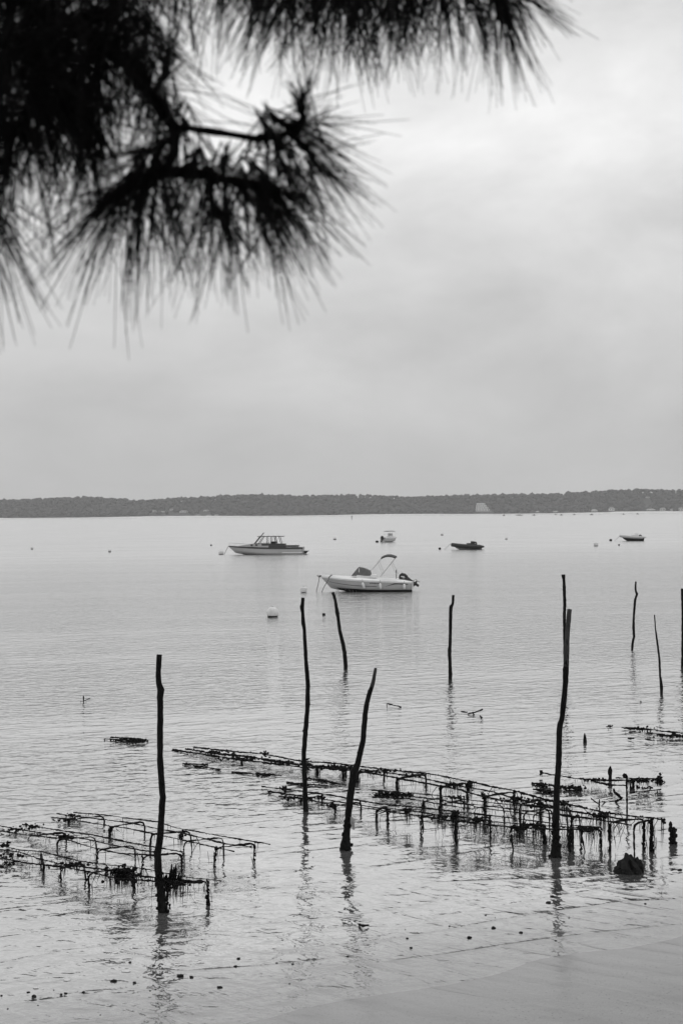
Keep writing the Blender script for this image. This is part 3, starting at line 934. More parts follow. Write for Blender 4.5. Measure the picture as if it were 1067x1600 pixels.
# --- inflatables ---
def rib(name, label, px, py, Lpx, rz, tube_mat, tube_r, bow_rise, under_mat, console_mat, eng_x, console_z=.5, lift=.10):
    c_ = at_z(px, py); k_ = c_.y / F; L = Lpx * k_
    t_ = thing(name, label, 'boat', (c_.x, c_.y, 0), rz)
    B = 1.7
    def tp(u, s_):
        # u 0 bow .. 1 stern cone
        x_ = -L / 2 + L * u
        y_ = s_ * (B / 2 - tube_r) * (1 - max(0, 1 - u / .32) ** 2.2)
        z_ = lift + tube_r * .95 + bow_rise * max(0, 1 - u / .75) ** 1.6
        return Vector((x_ + tube_r * (1 - u), y_, z_))
    us = [i / 20 for i in range(21)]
    for s_ in (1, -1):
        rr = [tube_r * (1 if u < .86 else 1 - .75 * (u - .86) / .14) for u in us]
        MB().tube([tp(u, s_) for u in us], rr, 12).build('buoyancy_tube', tube_mat, t_, smooth=True)
    h_ = MB()
    for i in range(13):
        u = .02 + .9 * i / 12
        p = tp(u, 1); y_ = max(p.y, .03)
        h_.v.extend([(p.x + .12 * (1 - u), -y_ - tube_r * .45, p.z - tube_r * .75), (p.x + .45 * (1 - u) ** 2, 0, -.12 + (lift + bow_rise) * .8 * max(0, 1 - u / .3) ** 1.5), (p.x + .12 * (1 - u), y_ + tube_r * .45, p.z - tube_r * .75)])
    for i in range(12):
        a = i * 3
        h_.f += [(a, a + 1, a + 4, a + 3), (a + 1, a + 2, a + 5, a + 4), (a, a + 3, a + 5, a + 2)]
    h_.f.append((36, 37, 38))
    h_.build('hull', under_mat, t_)
    MB().box((L * .16, 0, console_z + .3), (.5, .55, .42)).build('console', console_mat, t_)
    MB().box((L * .05, 0, console_z + .14), (.6, .7, .28)).build('seat', console_mat, t_)
    outboard(t_, L * eng_x, .52, .85, math.radians(10))
    MB().tube([(-L / 2 + .1, 0, .5 + bow_rise), (-L / 2 - .5, -.1, .2), (-L / 2 - .8, -.1, -.05)], .02, 4).build('mooring_line', M_ROPE, t_)
    return t_
rib('inflatable_boat', 'black inflatable boat with black outboard moored in the middle distance', 730, 858.5, 53, math.radians(-6), M_RUBBER, .245, .26, M_GELGREY, M_OUTB, .24)
rib('inflatable_boat', 'pale grey inflatable boat with dark underside and black outboard at right', 988, 845.2, 41, math.radians(-6), M_RIBPALE, .20, .24, M_DARK, M_GEL, .30, .66, lift=.34)

# ------------------------------------------------------------------ wooden posts in the water
def densify(pts, step):
    out = []
    for i in range(len(pts) - 1):
        a, b = pts[i], pts[i + 1]
        n = max(1, int((b[0] - a[0]).length / step))
        for j in range(n):
            q = j / n
            out.append((a[0].lerp(b[0], q), a[1] * (1 - q) + b[1] * q))
    out.append(pts[-1])
    return out
POSTS = [
 # label, base pixel, [(px, py, width px)...] from the top down, weed skirt
 ('tall crooked post at left rising through the left oyster racks', (254, 1426),
  [(249, 1023, 8.2), (247.5, 1056, 8.4), (248.5, 1068, 8.8), (251.6, 1078, 11), (251, 1090, 9.6), (251, 1104, 9.2), (251.7, 1165, 9.6), (252, 1192, 10), (255.6, 1236, 10), (256, 1243, 10.4), (253.6, 1275, 10), (251, 1308, 10.4), (246.5, 1334, 10.8), (248, 1366, 11.5), (252, 1399, 13.5), (254, 1426, 16)], True, 0),
 ('tall thin knotty post left of centre, second from the left', (477.8, 1268),
  [(473.6, 934, 5.2), (472.6, 944, 5.2), (471.6, 948, 6.8), (473, 958, 5), (474, 975, 6.6), (475.5, 985, 5.6), (476, 999, 5.6), (478, 1035, 6), (480.5, 1066, 6.6), (481, 1074, 7.2), (480, 1107, 7.2), (477.5, 1137, 7), (474.8, 1177, 7.6), (475.5, 1200, 7.6), (477.5, 1264, 8.4), (477.8, 1268, 9)], False, 0),
 ('curved post directly below the white motorboat', (540, 1045.5),
  [(519.5, 925.5, 4.6), (522, 931, 5), (524, 939, 4.8), (527, 958, 6), (528, 964, 5), (531, 987, 5.4), (535.4, 1003.5, 6), (538.4, 1020, 6), (540, 1038, 6.4), (540, 1045.5, 6)], False, 0),
 ('leaning post in the middle with pale cut top and a swollen base', (540, 1328),
  [(587, 1044, 4.4), (582.5, 1068, 5.6), (576.5, 1086, 7.4), (571, 1110, 8), (568.6, 1135, 8.2), (567, 1157, 8.6), (558.4, 1192, 9.4), (553, 1205, 13), (550.6, 1220, 11.5), (545.4, 1260, 10.8), (541.8, 1296, 10.8), (540.5, 1312, 13), (540, 1321, 18), (540, 1328, 15)], True, 1),
 ('thin post standing alone right of the motorboat', (703.5, 1062),
  [(708, 930, 4.2), (707.2, 944, 4.2), (704.6, 948, 6), (704, 958, 5.4), (704, 978, 5.2), (703.2, 1010, 5), (702.5, 1015, 6), (702.8, 1029, 5.2), (703.5, 1053, 6), (703.5, 1062, 5.6)], False, 0),
 ('thin straight post partly hidden behind the thick tall post at right', (883, 1068),
  [(880, 898, 6), (880, 902, 6), (880.6, 905, 4.6), (881, 918, 5), (881.7, 944, 5), (881, 965, 4.8), (882, 988, 5), (883, 1068, 5.4)], False, 0),
 ('thick tall post at right with cut top, swollen at the waterline', (867.8, 1339),
  [(890, 952, 7.4), (888.3, 969, 7.4), (886.3, 991, 7.6), (885.2, 1018, 8.4), (884.7, 1042, 9), (884.6, 1046, 9.8), (884, 1071, 8.6), (881.5, 1105, 8.6), (878.6, 1128, 8.4), (876.6, 1134, 9.4), (875, 1156, 9), (874.5, 1190, 9.2), (870.7, 1238, 9.4), (868.7, 1296, 10.4), (867.9, 1315, 12), (867.8, 1328, 16), (867.8, 1339, 19)], True, 2),
 ('thin kinked post at the right with a bend near its top', (987.5, 1015),
  [(993.6, 909, 2.6), (993.4, 920, 3), (994.4, 925, 3.4), (996, 928.5, 4.2), (994.6, 933, 3.4), (993, 938, 3.8), (991, 963, 3.6), (990, 980, 4.2), (990.6, 995, 4), (988.6, 1003, 3.6), (987.8, 1010, 4), (987.5, 1015, 3.6)], False, 0),
 ('thinnest leaning post near the right edge', (1033.6, 1086),
  [(1023.4, 961, 1.6), (1024.2, 970, 1.8), (1025.4, 984, 2.2), (1027, 995, 2.8), (1029.4, 1014, 3), (1031, 1030, 3.4), (1031.4, 1056, 3.4), (1032.8, 1068, 4.4), (1033.4, 1074, 5), (1033.6, 1086, 4.4)], False, 0),
 ('straight post cut off by the right edge of the view', (1066.8, 1042),
  [(1066.8, 920, 6.6), (1066.9, 960, 6.4), (1067.2, 1003, 6.8), (1067, 1042, 6.6)], False, 0),
 ('short broken stump in the water right of the thick post', (913.8, 1161),
  [(913.4, 1146, 1.2), (913.4, 1149, 3), (913.6, 1153, 4.8), (913.8, 1157, 5.4), (913.8, 1161, 5.6)], False, 0),
 ('short thick stump with a broken tip beyond the right end of the racks', (1051, 1318.5),
  [(1047.4, 1288, 1.4), (1047.8, 1293, 2.4), (1049.5, 1295.5, 7), (1051, 1298, 10), (1051, 1306, 10), (1050.6, 1312, 10.4), (1051, 1318.5, 9.6)], True, 0),
 ('short encrusted stump behind the small rack at right', (953, 1219),
  [(953.6, 1197.5, 1.6), (953.2, 1200, 4), (953, 1204, 6.8), (953, 1209, 7), (953.2, 1213, 5), (953, 1219, 6)], False, 0),
]
for label, bpx, pts, skirt, special in POSTS:
    base = at_z(bpx[0], bpx[1], 0.0)
    P = []
    for (px, py, w) in pts:
        p = at_y(px, py, base.y)
        P.append((p, w * base.y / F / 2))
    P[-1] = (Vector((P[-1][0].x, base.y, 0.0)), P[-1][1])
    P.append((Vector((P[-1][0].x + .02, base.y, bed_z(base.x, base.y) - .3)), P[-1][1]))
    # a gentle wander in depth, so that the post is crooked from every side
    ph = random.uniform(0, 6)
    P = [(p + Vector((0, (0.05 * math.sin(p.z * 2.1 + ph) - .05 * math.sin(ph)) * min(1.0, max(p.z, 0)), 0)), r) for p, r in P]
    P = densify(P, .05)
    wob = 0.0
    pts3, rad3 = [], []
    for i, (p, r) in enumerate(P):
        wob = wob * .7 + random.gauss(0, 1) * .3
        pts3.append(p + Vector((random.gauss(0, r * .04), random.gauss(0, r * .04), 0)))
        rad3.append(r * (1 + .09 * wob))
    t = thing('mooring_post' if len(pts) > 7 or pts[0][1] < 1100 else 'post_stump', label, 'post', base, 0, 'wooden posts standing in the water', True)
    pm = MB().tube(pts3, rad3, 12, jit=.06)
    nk = int(len(pts3) / 7)
    shaft = pm.build('shaft', M_WOOD, t, smooth=True)
    for q in range(min(nk, 7)):
        i = random.randrange(3, max(4, len(pts3) - 6))
        a = random.uniform(0, 6.28); r = rad3[i]
        if r < .02: continue
        c0 = pts3[i] + Vector((math.cos(a), math.sin(a), 0)) * r * .8
        MB().blob(c0, (r * .45, r * .45, r * .6), 2, .25).build('knot', M_WOOD, shaft, smooth=True)
    if special in (1, 2):
        n = 6 if special == 1 else 14
        MB().tube(pts3[:n], [r * 1.04 for r in rad3[:n]], 12, jit=.03).build('bare_cut_top', M_CUT, t, smooth=True)
    if skirt:
        sk = MB()
        i0 = next(i for i, p in enumerate(pts3) if p.z < .45)
        i1 = max(i for i, p in enumerate(pts3) if p.z > -.1)
        for q in range(46):
            i = random.randint(i0, i1); a = random.uniform(0, 6.28); r = rad3[i]
            c0 = pts3[i] + Vector((math.cos(a), math.sin(a), 0)) * r
            s_ = random.uniform(.010, .026)
            sk.blob(c0, (s_, s_, s_ * 1.4), 1, .3)
        sk.build('barnacle_crust', M_CRUST, t)['kind'] = 'stuff'
    if special == 1:
        a = at_y(549, 1277, base.y - .09); b = at_y(553, 1297, base.y - .09)
        MB().tube([a, a.lerp(b, .4), b], [.012, .030, .014], 6, flat=.3).build('hanging_shell', M_RAG, t)

# thin iron stake with hooked top
b0 = at_z(979.6, 1271.5)
t = thing('iron_stake', 'thin iron stake with hooked top standing before the small right rack', 'stake', b0, 0, None, True)
sp = [(974.5, 1215), (975, 1211.5), (977.5, 1210.5), (979.5, 1214), (979, 1225), (979.4, 1250), (979.6, 1271.5)]
P = densify([(at_y(x, y, b0.y), .013) for x, y in sp] + [(Vector((b0.x, b0.y, -.5)), .013)], .03)
MB().tube([p for p, r in P], [r * random.uniform(.85, 1.5) for p, r in P], 7, jit=.12).build('shaft', M_CRUST, t)
MB().blob(at_y(975.5, 1212.5, b0.y), (.03, .03, .035), 2, .25).build('hook_clump', M_CRUST, t)

# ------------------------------------------------------------------ oyster racks
def crust_tube(m, pts, r, n=6, jit=.3, spikes=0.0, step=.03):
    P = densify([(p, r) for p in pts], step)
    w = 0.0; R_ = []
    for p, r_ in P:
        w = .75 * w + random.gauss(0, .35)
        R_.append(max(r_ * (1 + .55 * w), r_ * .55))
    m.tube([p + Vector((0, 0, random.gauss(0, r * .18))) for p, _ in P], R_, n, jit=jit)
    if spikes:
        for p, r_ in P:
            if random.random() < spikes:
                a = random.uniform(0, 6.28)
                s = r * random.uniform(.5, 1.15)
                m.blob(p + Vector((math.cos(a) * r * .5, math.sin(a) * r * .5, random.uniform(-.4, .9) * r)), (s, s, s * random.uniform(.7, 1.3)), 1, .35)
def rack(label, zf, rails, hoops, clumps=(), r=.011, crust=.15, weed=0.2, category='oyster rack', group='oyster racks in the shallow water', name='oyster_rack', railmat=None):
    """zf: list of (px, height above water); rails: pixel polylines; hoops: ((px,py) on back rail, (px,py) on front rail, thick back, thick front)"""
    zx, zz = [p[0] for p in zf], [p[1] for p in zf]
    Z = lambda px: float(np.interp(px, zx, zz))
    pt = lambda px, py: at_z(px, py, Z(px))
    all_ = [pt(*q) for rl in rails for q in rl]
    c_ = sum(all_, Vector()) / len(all_); c_.z = 0
    t_ = thing(name, label, category, c_, 0, group, True)
    weed_m = MB()
    def strand(p, L):
        d = Vector((random.uniform(-.02, .02), random.uniform(-.02, .02), 0))
        w = random.uniform(.0015, .0042)
        weed_m.tube([p, p + d * .6 + Vector((0, 0, -L * .5)), p + d + Vector((0, 0, -L))], [w, w * 1.3, w * .3], 3, cap=False)
    for rl in rails:
        P = [pt(*q) for q in rl]
        m = MB()
        crust_tube(m, P, r * random.uniform(.72, 1.0), 6, .3, crust)
        m.build('rail', railmat or (M_CRUST if crust > .2 else M_IRON), t_)
        for i in range(len(P) - 1):
            Ls = (P[i + 1] - P[i]).length
            for q in range(int(Ls * 27 * weed)):
                u = random.random()
                p = P[i].lerp(P[i + 1], u)
                if p.z > .05: strand(p, min(p.z, random.expovariate(1 / (.07))) )
    for hp in hoops:
        (a, b, ta, tb) = hp
        A, Bq = pt(*a), pt(*b)
        zb = min(bed_z(A.x, A.y), -.12) - .1
        m = MB()
        # inverted U: leg, rounded corner, crossbar, rounded corner, leg
        d = (Bq - A); L = max(d.length, .05); d.normalize()
        cr_ = min(.07, L * .25)
        pts = [Vector((A.x + random.gauss(0, .035), A.y + random.gauss(0, .05), zb)), A + Vector((0, 0, -cr_)) , A + Vector((0, 0, -cr_ * .3)) + d * cr_ * .3, A + d * cr_, Bq - d * cr_, Bq + Vector((0, 0, -cr_ * .3)) - d * cr_ * .3, Bq + Vector((0, 0, -cr_)), Vector((Bq.x + random.gauss(0, .035), Bq.y + random.gauss(0, .05), zb))]
        pts = [pts[0]] + [p - Vector((0, 0, .012)) for p in pts[1:-1]] + [pts[-1]]
        crust_tube(m, pts, r * 1.05, 6, .2, crust * .6)
        hoop = m.build('leg_hoop', M_IRON, t_)
        for P_, th in ((A, ta), (Bq, tb)):
            if th:
                mm = MB()
                for q in range(int(12 + 26 * th)):
                    zq = random.uniform(-.08, P_.z)
                    s = random.uniform(.009, .018) * (0.7 + .55 * th)
                    mm.blob((P_.x + random.gauss(0, .007), P_.y + random.gauss(0, .007), zq), (s, s, s * 1.4), 1, .35)
                mm.build('oyster_clump', M_CRUST, hoop)['kind'] = 'stuff'
                for q in range(int(26 * th)):
                    strand(Vector((P_.x + random.gauss(0, .03), P_.y + random.gauss(0, .03), random.uniform(.05, max(P_.z, .06)))), random.uniform(.05, .2))
    for cl_ in clumps:
        px, py, w, h = cl_[:4]
        n = int((cl_[4] if len(cl_) > 4 else 14) * 1.35)
        c0 = pt(px, py); k_ = c0.y / F
        mm = MB()
        for q in range(n):
            s = random.uniform(.009, .022)
            mm.blob((c0.x + random.gauss(0, w * k_ * .28), c0.y + random.gauss(0, .06), max(c0.z + random.gauss(0, h * k_ * .26), -.04)), (s * 1.2, s * 1.2, s), 1, .35)
        mm.build('oyster_clump', M_CRUST, t_)['kind'] = 'stuff'
        for q in range(int(n * 1.0)):
            p = Vector((c0.x + random.gauss(0, w * k_ * .3), c0.y + random.gauss(0, .05), c0.z + .01))
            if weed > .05 and p.z > .06: strand(p, random.uniform(.04, max(.05, p.z * .9)))
    if weed > .1:
        for rl in rails:
            P = [pt(*q) for q in rl]
            for q in range(int(15 * min(weed, .6))):
                i = random.randrange(len(P) - 1)
                a = P[i].lerp(P[i + 1], random.random())
                if a.z < .07: continue
                d1 = Vector((random.gauss(0, .06), random.gauss(0, .06), random.uniform(-.05, .02)))
                d2 = Vector((random.gauss(0, .08), random.gauss(0, .08), -random.uniform(.04, a.z)))
                w = random.uniform(.002, .006)
                weed_m.tube([a, a + d1 * .5, a + d1 + d2 * .4, a + d1 + d2], [w, w * 1.4, w, w * .3], 3, cap=False)
    if weed_m.f:
        w_ = weed_m.build('hanging_weed', M_WEED, t_)
        w_['kind'] = 'stuff'
    return t_

# left group
rack('left group of oyster racks: the back rack, ending at right in open water', [(80, .01), (106, .06), (169, .15), (236, .21), (287, .27), (340, .26), (422, .27)],
     [[(115, 1270), (163, 1274), (220, 1281.5), (247, 1285), (275, 1294), (340, 1306), (422, 1320)],
      [(89, 1272), (150, 1280), (204, 1286), (247, 1296), (284, 1302), (351, 1319), (393, 1324)],
      [(80, 1278), (110, 1281), (170, 1291), (200, 1295), (243, 1304), (282, 1312.5), (329, 1323), (366, 1331)]],
     [((398, 1316), (336, 1324.5), .15, .35), ((349, 1307.5), (287, 1314), 0, 0), ((298, 1298), (235.5, 1302.5), 0, .1), ((226, 1282.5), (172, 1291.5), 0, .9), ((163, 1274), (106, 1280.5), 0, .1)],
     [(110, 1275, 20, 3, 16), (105, 1281, 26, 3, 16), (283, 1305, 8, 12, 12)], weed=.16)
rack('left group of oyster racks: the middle rack running behind the crooked post', [(0, .02), (40, .06), (90, .14), (150, .20), (220, .24), (290, .26)],
     [[(35, 1289), (103, 1299.5), (144, 1305), (206, 1318), (241, 1324), (286, 1332)],
      [(0, 1291), (33, 1297), (82, 1305), (132, 1311), (175, 1321), (220, 1329), (243, 1332)],
      [(-30, 1296), (0, 1299), (41, 1305), (103, 1312), (144, 1325), (186, 1334), (243, 1337)]],
     [((284, 1332), (222.6, 1337), .2, .1), ((211, 1320), (151.5, 1327.5), 0, .2), ((149.5, 1306.5), (89, 1310.5), 0, 0), ((104, 1300), (43, 1305.5), 0, 0)],
     [(50, 1292, 26, 6, 22), (22, 1297, 30, 5, 22), (105, 1308, 34, 4, 20)], weed=.14)
l3 = rack('left group of oyster racks: the front rack, thick with hanging weed', [(-30, .02), (0, .04), (68, .12), (138, .24), (200, .27), (324, .31), (350, .31)],
     [[(-30, 1313), (0, 1321), (31, 1329), (64, 1331), (124, 1346), (165, 1352), (205, 1354.5), (241, 1361), (286, 1371), (345.5, 1377)],
      [(-20, 1326), (31, 1332), (62, 1343), (93, 1350), (144, 1357), (186, 1362), (220, 1369.6), (316, 1379)],
      [(-30, 1338), (10, 1343), (41, 1349), (103, 1356), (144, 1364), (186, 1374), (260, 1378.5), (316, 1380.5)]],
     [((324, 1374.5), (262, 1379), .7, .6), ((208, 1355.5), (138, 1363), .5, .15), ((64, 1331), (68, 1352.5), 0, .2), ((132, 1349), (95, 1354.5), 0, .3)],
     [(192, 1366, 40, 22, 110), (110, 1351, 50, 5, 26), (20, 1338, 40, 6, 20), (268, 1382, 34, 12, 50), (5, 1322, 26, 5, 16), (8, 1350, 30, 4, 14)], weed=.55, crust=.22)
# broken slats jutting up from the front rack
mm = MB()
for q in range(11):
    x0 = 257 + q * 2.2 + random.uniform(-1, 1)
    a = at_z(x0, 1384, .24); k_ = a.y / F
    b_ = a + Vector(((1.5 + random.uniform(-1, 5)) * k_, random.uniform(-.05, .05), random.uniform(10, 42 if 2 < q < 8 else 22) * k_))
    mm.tube([a, a.lerp(b_, .6), b_], [.014, .016, .006], 4, flat=.4)
mm.build('broken_slats', M_CRUST, l3)

# right group: back row
rack('far left end of the long back row of racks, nearly awash and heavily encrusted', [(265, .0), (302, .05), (400, .09), (470, .11), (560, .17)],
     [[(302, 1168), (340, 1172), (367, 1175), (408, 1178), (440, 1184), (470, 1190), (510, 1192), (555, 1196.5)],
      [(290, 1170.5), (335, 1178), (391, 1183), (425, 1189), (470, 1196), (510, 1199), (555, 1201)],
      [(270, 1172), (317, 1179), (356, 1185), (421, 1193), (470, 1199), (520, 1202), (552, 1204)]],
     [((364, 1176), (378, 1189), .3, .5), ((480, 1191), (496, 1200.5), .3, .9), ((540, 1196), (536, 1203), .5, .9)],
     [(414, 1178, 10, 9, 20), (335, 1176, 50, 5, 44), (385, 1186, 60, 6, 60), (440, 1192, 50, 6, 50), (520, 1199, 60, 7, 70), (475, 1190, 12, 12, 20)], r=.019, crust=.6, weed=.05)
rack('second rack of the long back row, behind the leaning middle post', [(550, .17), (620, .20), (688, .25), (735, .29)],
     [[(555, 1197), (590, 1201), (630, 1206), (664, 1208.5), (700, 1215), (733, 1222)],
      [(564, 1203), (600, 1207), (654, 1215), (698, 1225), (720, 1229)],
      [(556, 1206), (580, 1208.5), (614, 1215), (634, 1219), (674, 1226), (701, 1231), (725, 1236)]],
     [((665, 1208.5), (620, 1216), .5, .9), ((730, 1222), (688, 1229), .8, .9), ((600, 1202), (558, 1207), .1, 1)],
     [(600, 1205, 60, 5, 40), (710, 1228, 30, 6, 26), (650, 1211, 30, 4, 14)], r=.014, crust=.5, weed=.22)
rack('third rack of the long back row, left of the thick post', [(730, .29), (800, .30), (870, .33)],
     [[(733, 1221), (765, 1229), (801, 1235.5), (835, 1245), (868, 1254)],
      [(722, 1229.5), (771, 1238), (792.5, 1245), (838, 1256), (868, 1261)],
      [(722, 1236), (754, 1245), (787, 1252), (821, 1258), (868, 1263)]],
     [((803.5, 1236), (757, 1244), .9, .9), ((845, 1248), (812, 1256), .2, .2)],
     [(757, 1244, 8, 8, 14), (810, 1250, 60, 6, 50), (735, 1228, 8, 12, 18), (845, 1258, 30, 4, 16)], r=.014, crust=.5, weed=.25)
rack('right end of the long back row, rails reaching past the thick post', [(870, .33), (945, .40), (1037, .46)],
     [[(872, 1254), (905, 1261), (945, 1270), (990, 1276), (1036.5, 1281)],
      [(875.5, 1266), (937.6, 1275), (976, 1281), (1004, 1281)],
      [(875, 1273), (918, 1279), (953, 1284), (987, 1290)]],
     [((1006, 1278), (952, 1283.5), .9, .9), ((885, 1258), (893, 1276.5), .1, .8), ((1018, 1279.5), (990, 1287), 1.6, 0)],
     [(938, 1274, 26, 6, 44), (882, 1256, 16, 7, 24), (1035, 1282, 4, 5, 8)], r=.013, crust=.3, weed=.65)
# right group: middle row
rack('middle row rack of the right group, its left half a dark encrusted mass', [(575, .06), (640, .10), (700, .18), (740, .24)],
     [[(580, 1235), (640, 1240), (681, 1243), (738, 1251)], [(586, 1240), (641, 1245), (688, 1250), (711.5, 1255), (740, 1259)], [(582, 1246), (640, 1249), (700, 1259), (740, 1265)]],
     [((690, 1246), (661, 1251), .2, .7), ((725, 1249), (686, 1257), .2, .1)],
     [(612, 1243, 50, 8, 100), (640, 1242, 10, 7, 14), (715, 1246, 30, 4, 20)], r=.012, crust=.4, weed=.2)
rack('middle row rack of the right group, with clean bent hoops behind the thick post', [(735, .24), (800, .28), (900, .33)],
     [[(738, 1251), (787, 1257), (860, 1263), (925, 1273)], [(738, 1257), (786, 1263), (821, 1267.5), (865, 1272.5), (905, 1279)], [(740, 1261), (790, 1268), (835, 1274), (875, 1281)]],
     [((787, 1257.5), (741, 1261.5), .1, .2), ((858, 1262.5), (818, 1268), 0, .1), ((863, 1264), (833, 1272), 0, .1), ((905, 1271), (893, 1279.5), 0, .2)],
     [], r=.0095, crust=.06, weed=.3)
# right group: front row
rack('front row rack of the right group, left end sinking under the water', [(400, .02), (470, .07), (540, .14), (605, .22)],
     [[(409, 1229.5), (473, 1237), (521, 1243.6), (564, 1252), (610, 1259)], [(419, 1237), (465, 1243.6), (508, 1250), (540, 1255), (583, 1262), (610, 1266)], [(435.6, 1244.7), (471, 1248), (503, 1255), (551, 1261), (610, 1268)]],
     [((564, 1252), (524, 1258), .2, .4), ((605, 1259), (588, 1265.5), .1, .3), ((503, 1242), (470, 1248), .5, .5)],
     [(443, 1232.5, 8, 6, 16), (455, 1247, 30, 4, 22), (520, 1260, 14, 6, 20), (490, 1248, 30, 4, 16), (420, 1237, 6, 3, 6)], r=.012, crust=.3, weed=.1)
rack('front row rack of the right group, middle one with thin hanging weed', [(600, .22), (658, .29), (710, .34), (765, .32)],
     [[(607, 1258), (659, 1262.5), (705, 1268), (768, 1275)], [(600, 1263), (641, 1267), (681, 1273.5), (725, 1278), (768, 1283)], [(600, 1268), (622, 1271), (656, 1275), (698, 1282), (768, 1289)]],
     [((659, 1262.5), (606, 1268), .1, .15), ((712, 1269), (658, 1275), .9, .2), ((766, 1275), (712, 1283), .5, .7)],
     [(637, 1268, 12, 6, 22), (710, 1276, 10, 14, 40), (748, 1281, 16, 6, 26), (690, 1277, 26, 3, 16)], r=.011, crust=.22, weed=.55)
rack('front row rack of the right group, right one passing in front of the thick post', [(760, .32), (800, .30), (850, .30), (940, .29)],
     [[(762, 1274), (792.5, 1278), (840, 1284), (875.5, 1288.6), (939, 1293.5)], [(762, 1284), (821, 1288.5), (875.5, 1292.5), (936, 1294.8)], [(762, 1289), (796, 1292.7), (865, 1296.5), (936, 1297)]],
     [((850, 1285.5), (798, 1293), 1, .3), ((938.6, 1293.5), (908.5, 1296.5), .6, .1), ((895, 1290.5), (889, 1297), 0, .9)],
     [(812, 1294, 22, 6, 40), (915, 1296, 40, 4, 36), (838, 1291, 20, 5, 20)], r=.011, crust=.2, weed=.7)
# strays around the main groups
rack('submerged rack rails just breaking the surface below the far left end of the back row', [(280, .015), (450, .02)],
     [[(285, 1194), (303, 1194.5), (325, 1195)], [(302, 1197), (325, 1200), (345, 1203.5)], [(362, 1207), (400, 1210), (420, 1212)], [(400, 1208.5), (425, 1211), (440, 1213)]], [], [(290, 1194.5, 6, 2, 5), (410, 1211, 14, 2, 6)], r=.013, crust=.25, weed=0)
rack('short submerged rails between the back and front rows, right of the thin knotty post', [(450, .015), (540, .02)],
     [[(480, 1216.5), (505, 1220), (531, 1226)], [(448, 1223), (470, 1226), (495, 1227), (512, 1228)]], [], [(472, 1225.5, 5, 3, 8), (500, 1220, 20, 2, 8)], r=.016, crust=.4, weed=0)
rack('small broken rack standing alone at the right, ending in a round encrusted lump', [(845, .10), (900, .10), (960, .12), (1032, .14)],
     [[(845.6, 1208), (870, 1212), (899, 1217), (953, 1220), (1000, 1219), (1026, 1219)], [(928, 1222), (955, 1227), (980, 1228)], [(984, 1239), (1005, 1237), (1033, 1234)], [(962, 1216), (990, 1217), (1022, 1217)]],
     [((989, 1220), (985, 1222), .8, 0)],
     [(845.8, 1207.5, 4, 5, 12), (1030, 1220, 8, 13, 60), (1000, 1220, 40, 5, 50), (925, 1219, 40, 4, 30), (1005, 1231, 24, 6, 14)], r=.015, crust=.4, weed=.1)
rack('two thick encrusted bars awash beside the thick post at right', [(830, .02), (910, .05)],
     [[(831, 1223.5), (870, 1229), (908, 1234)], [(833, 1234), (862, 1238)], [(885, 1236), (900, 1236)]], [], [(850, 1228, 26, 3, 20), (890, 1231, 40, 5, 50), (855, 1237, 20, 5, 24), (905, 1233.5, 8, 5, 16)], r=.02, crust=.5, weed=0)
rack('encrusted rack bars at the right edge, low over the water', [(940, .02), (1010, .05), (1090, .07)],
     [[(947, 1136), (957, 1134.6)], [(971, 1137.6), (1011, 1140), (1067, 1146), (1090, 1148)], [(1011, 1145.5), (1040, 1149), (1090, 1153)], [(1008, 1155.5), (1019, 1157.5)], [(981, 1154), (990, 1154.6)]],
     [], [(1000, 1139, 36, 4, 44), (1050, 1150, 50, 5, 70), (1080, 1151, 30, 5, 30), (953, 1135, 7, 2, 7)], r=.02, crust=.5, weed=0)
rack('small dark mass of encrusted bars awash left of the crooked post', [(160, .02), (230, .05)],
     [[(163, 1155), (200, 1157), (228, 1158)], [(173, 1152.5), (205, 1154), (226, 1157)], [(180, 1158), (210, 1160), (226, 1159.5)]], [], [(200, 1156, 40, 5, 90), (226, 1158, 5, 4, 14)], r=.016, crust=.5, weed=0)

# ------------------------------------------------------------------ driftwood and stones
def branch(label, polys, z=.03, r=.014, name='driftwood', matb=M_CRUST):
    p0 = at_z(*polys[0][0][:2], 0)
    t_ = thing(name, label, 'driftwood', p0, 0, None, True)
    for i, pl in enumerate(polys):
        P = [at_z(q[0], q[1], q[2] if len(q) > 2 else z) for q in pl]
        m = MB(); crust_tube(m, P, r * (1 if i == 0 else .7), 6, .2, .12, .025)
        m.build('stem' if i == 0 else 'side_twig', matb, t_)
branch('small floating stick right of the leaning middle post', [[(604, 1100, .06), (608, 1100.5, .06), (618, 1103, .04), (627, 1105, .01)], [(604, 1100, .06), (605, 1106, -.02)]])
branch('forked floating branch with a knob, right of centre in the water', [[(731, 1115.5, .02), (742, 1113.5, .06), (754, 1109, .12)], [(738, 1114.5, .04), (741, 1118, -.01)], [(750, 1119, .0), (753, 1121.5, .03)], [(720, 1112, .0), (730, 1113, .01)]], r=.02)
branch('small crossed twig sticking out of the water at left', [[(130.5, 1088.5, .18), (130.5, 1099, -.03)], [(125, 1097, .01), (131, 1095.5, .03), (141, 1091.5, .04)]], r=.011)
branch('small v shaped twig in the water left of the iron stake', [[(924, 1249, .10), (927, 1251, .10), (932, 1255, .05), (936, 1257.5, .0)], [(936.5, 1250, .12), (936, 1257.5, .0)], [(940, 1253, .03), (946, 1254.5, .0)]], r=.013)
branch('bent branch rising from the water beside the iron stake', [[(958.5, 1233, .22), (960, 1238, .18), (966, 1243.5, .14), (971.5, 1248, .1), (966, 1251, .05), (959.5, 1254, -.02)], [(960, 1238, .18), (964, 1241, .18)]], r=.018)
branch('short curved twig lying in the shallows near the middle post reflection', [[(561, 1446, .01), (567, 1448, .03), (576, 1446, .02)]], r=.014)

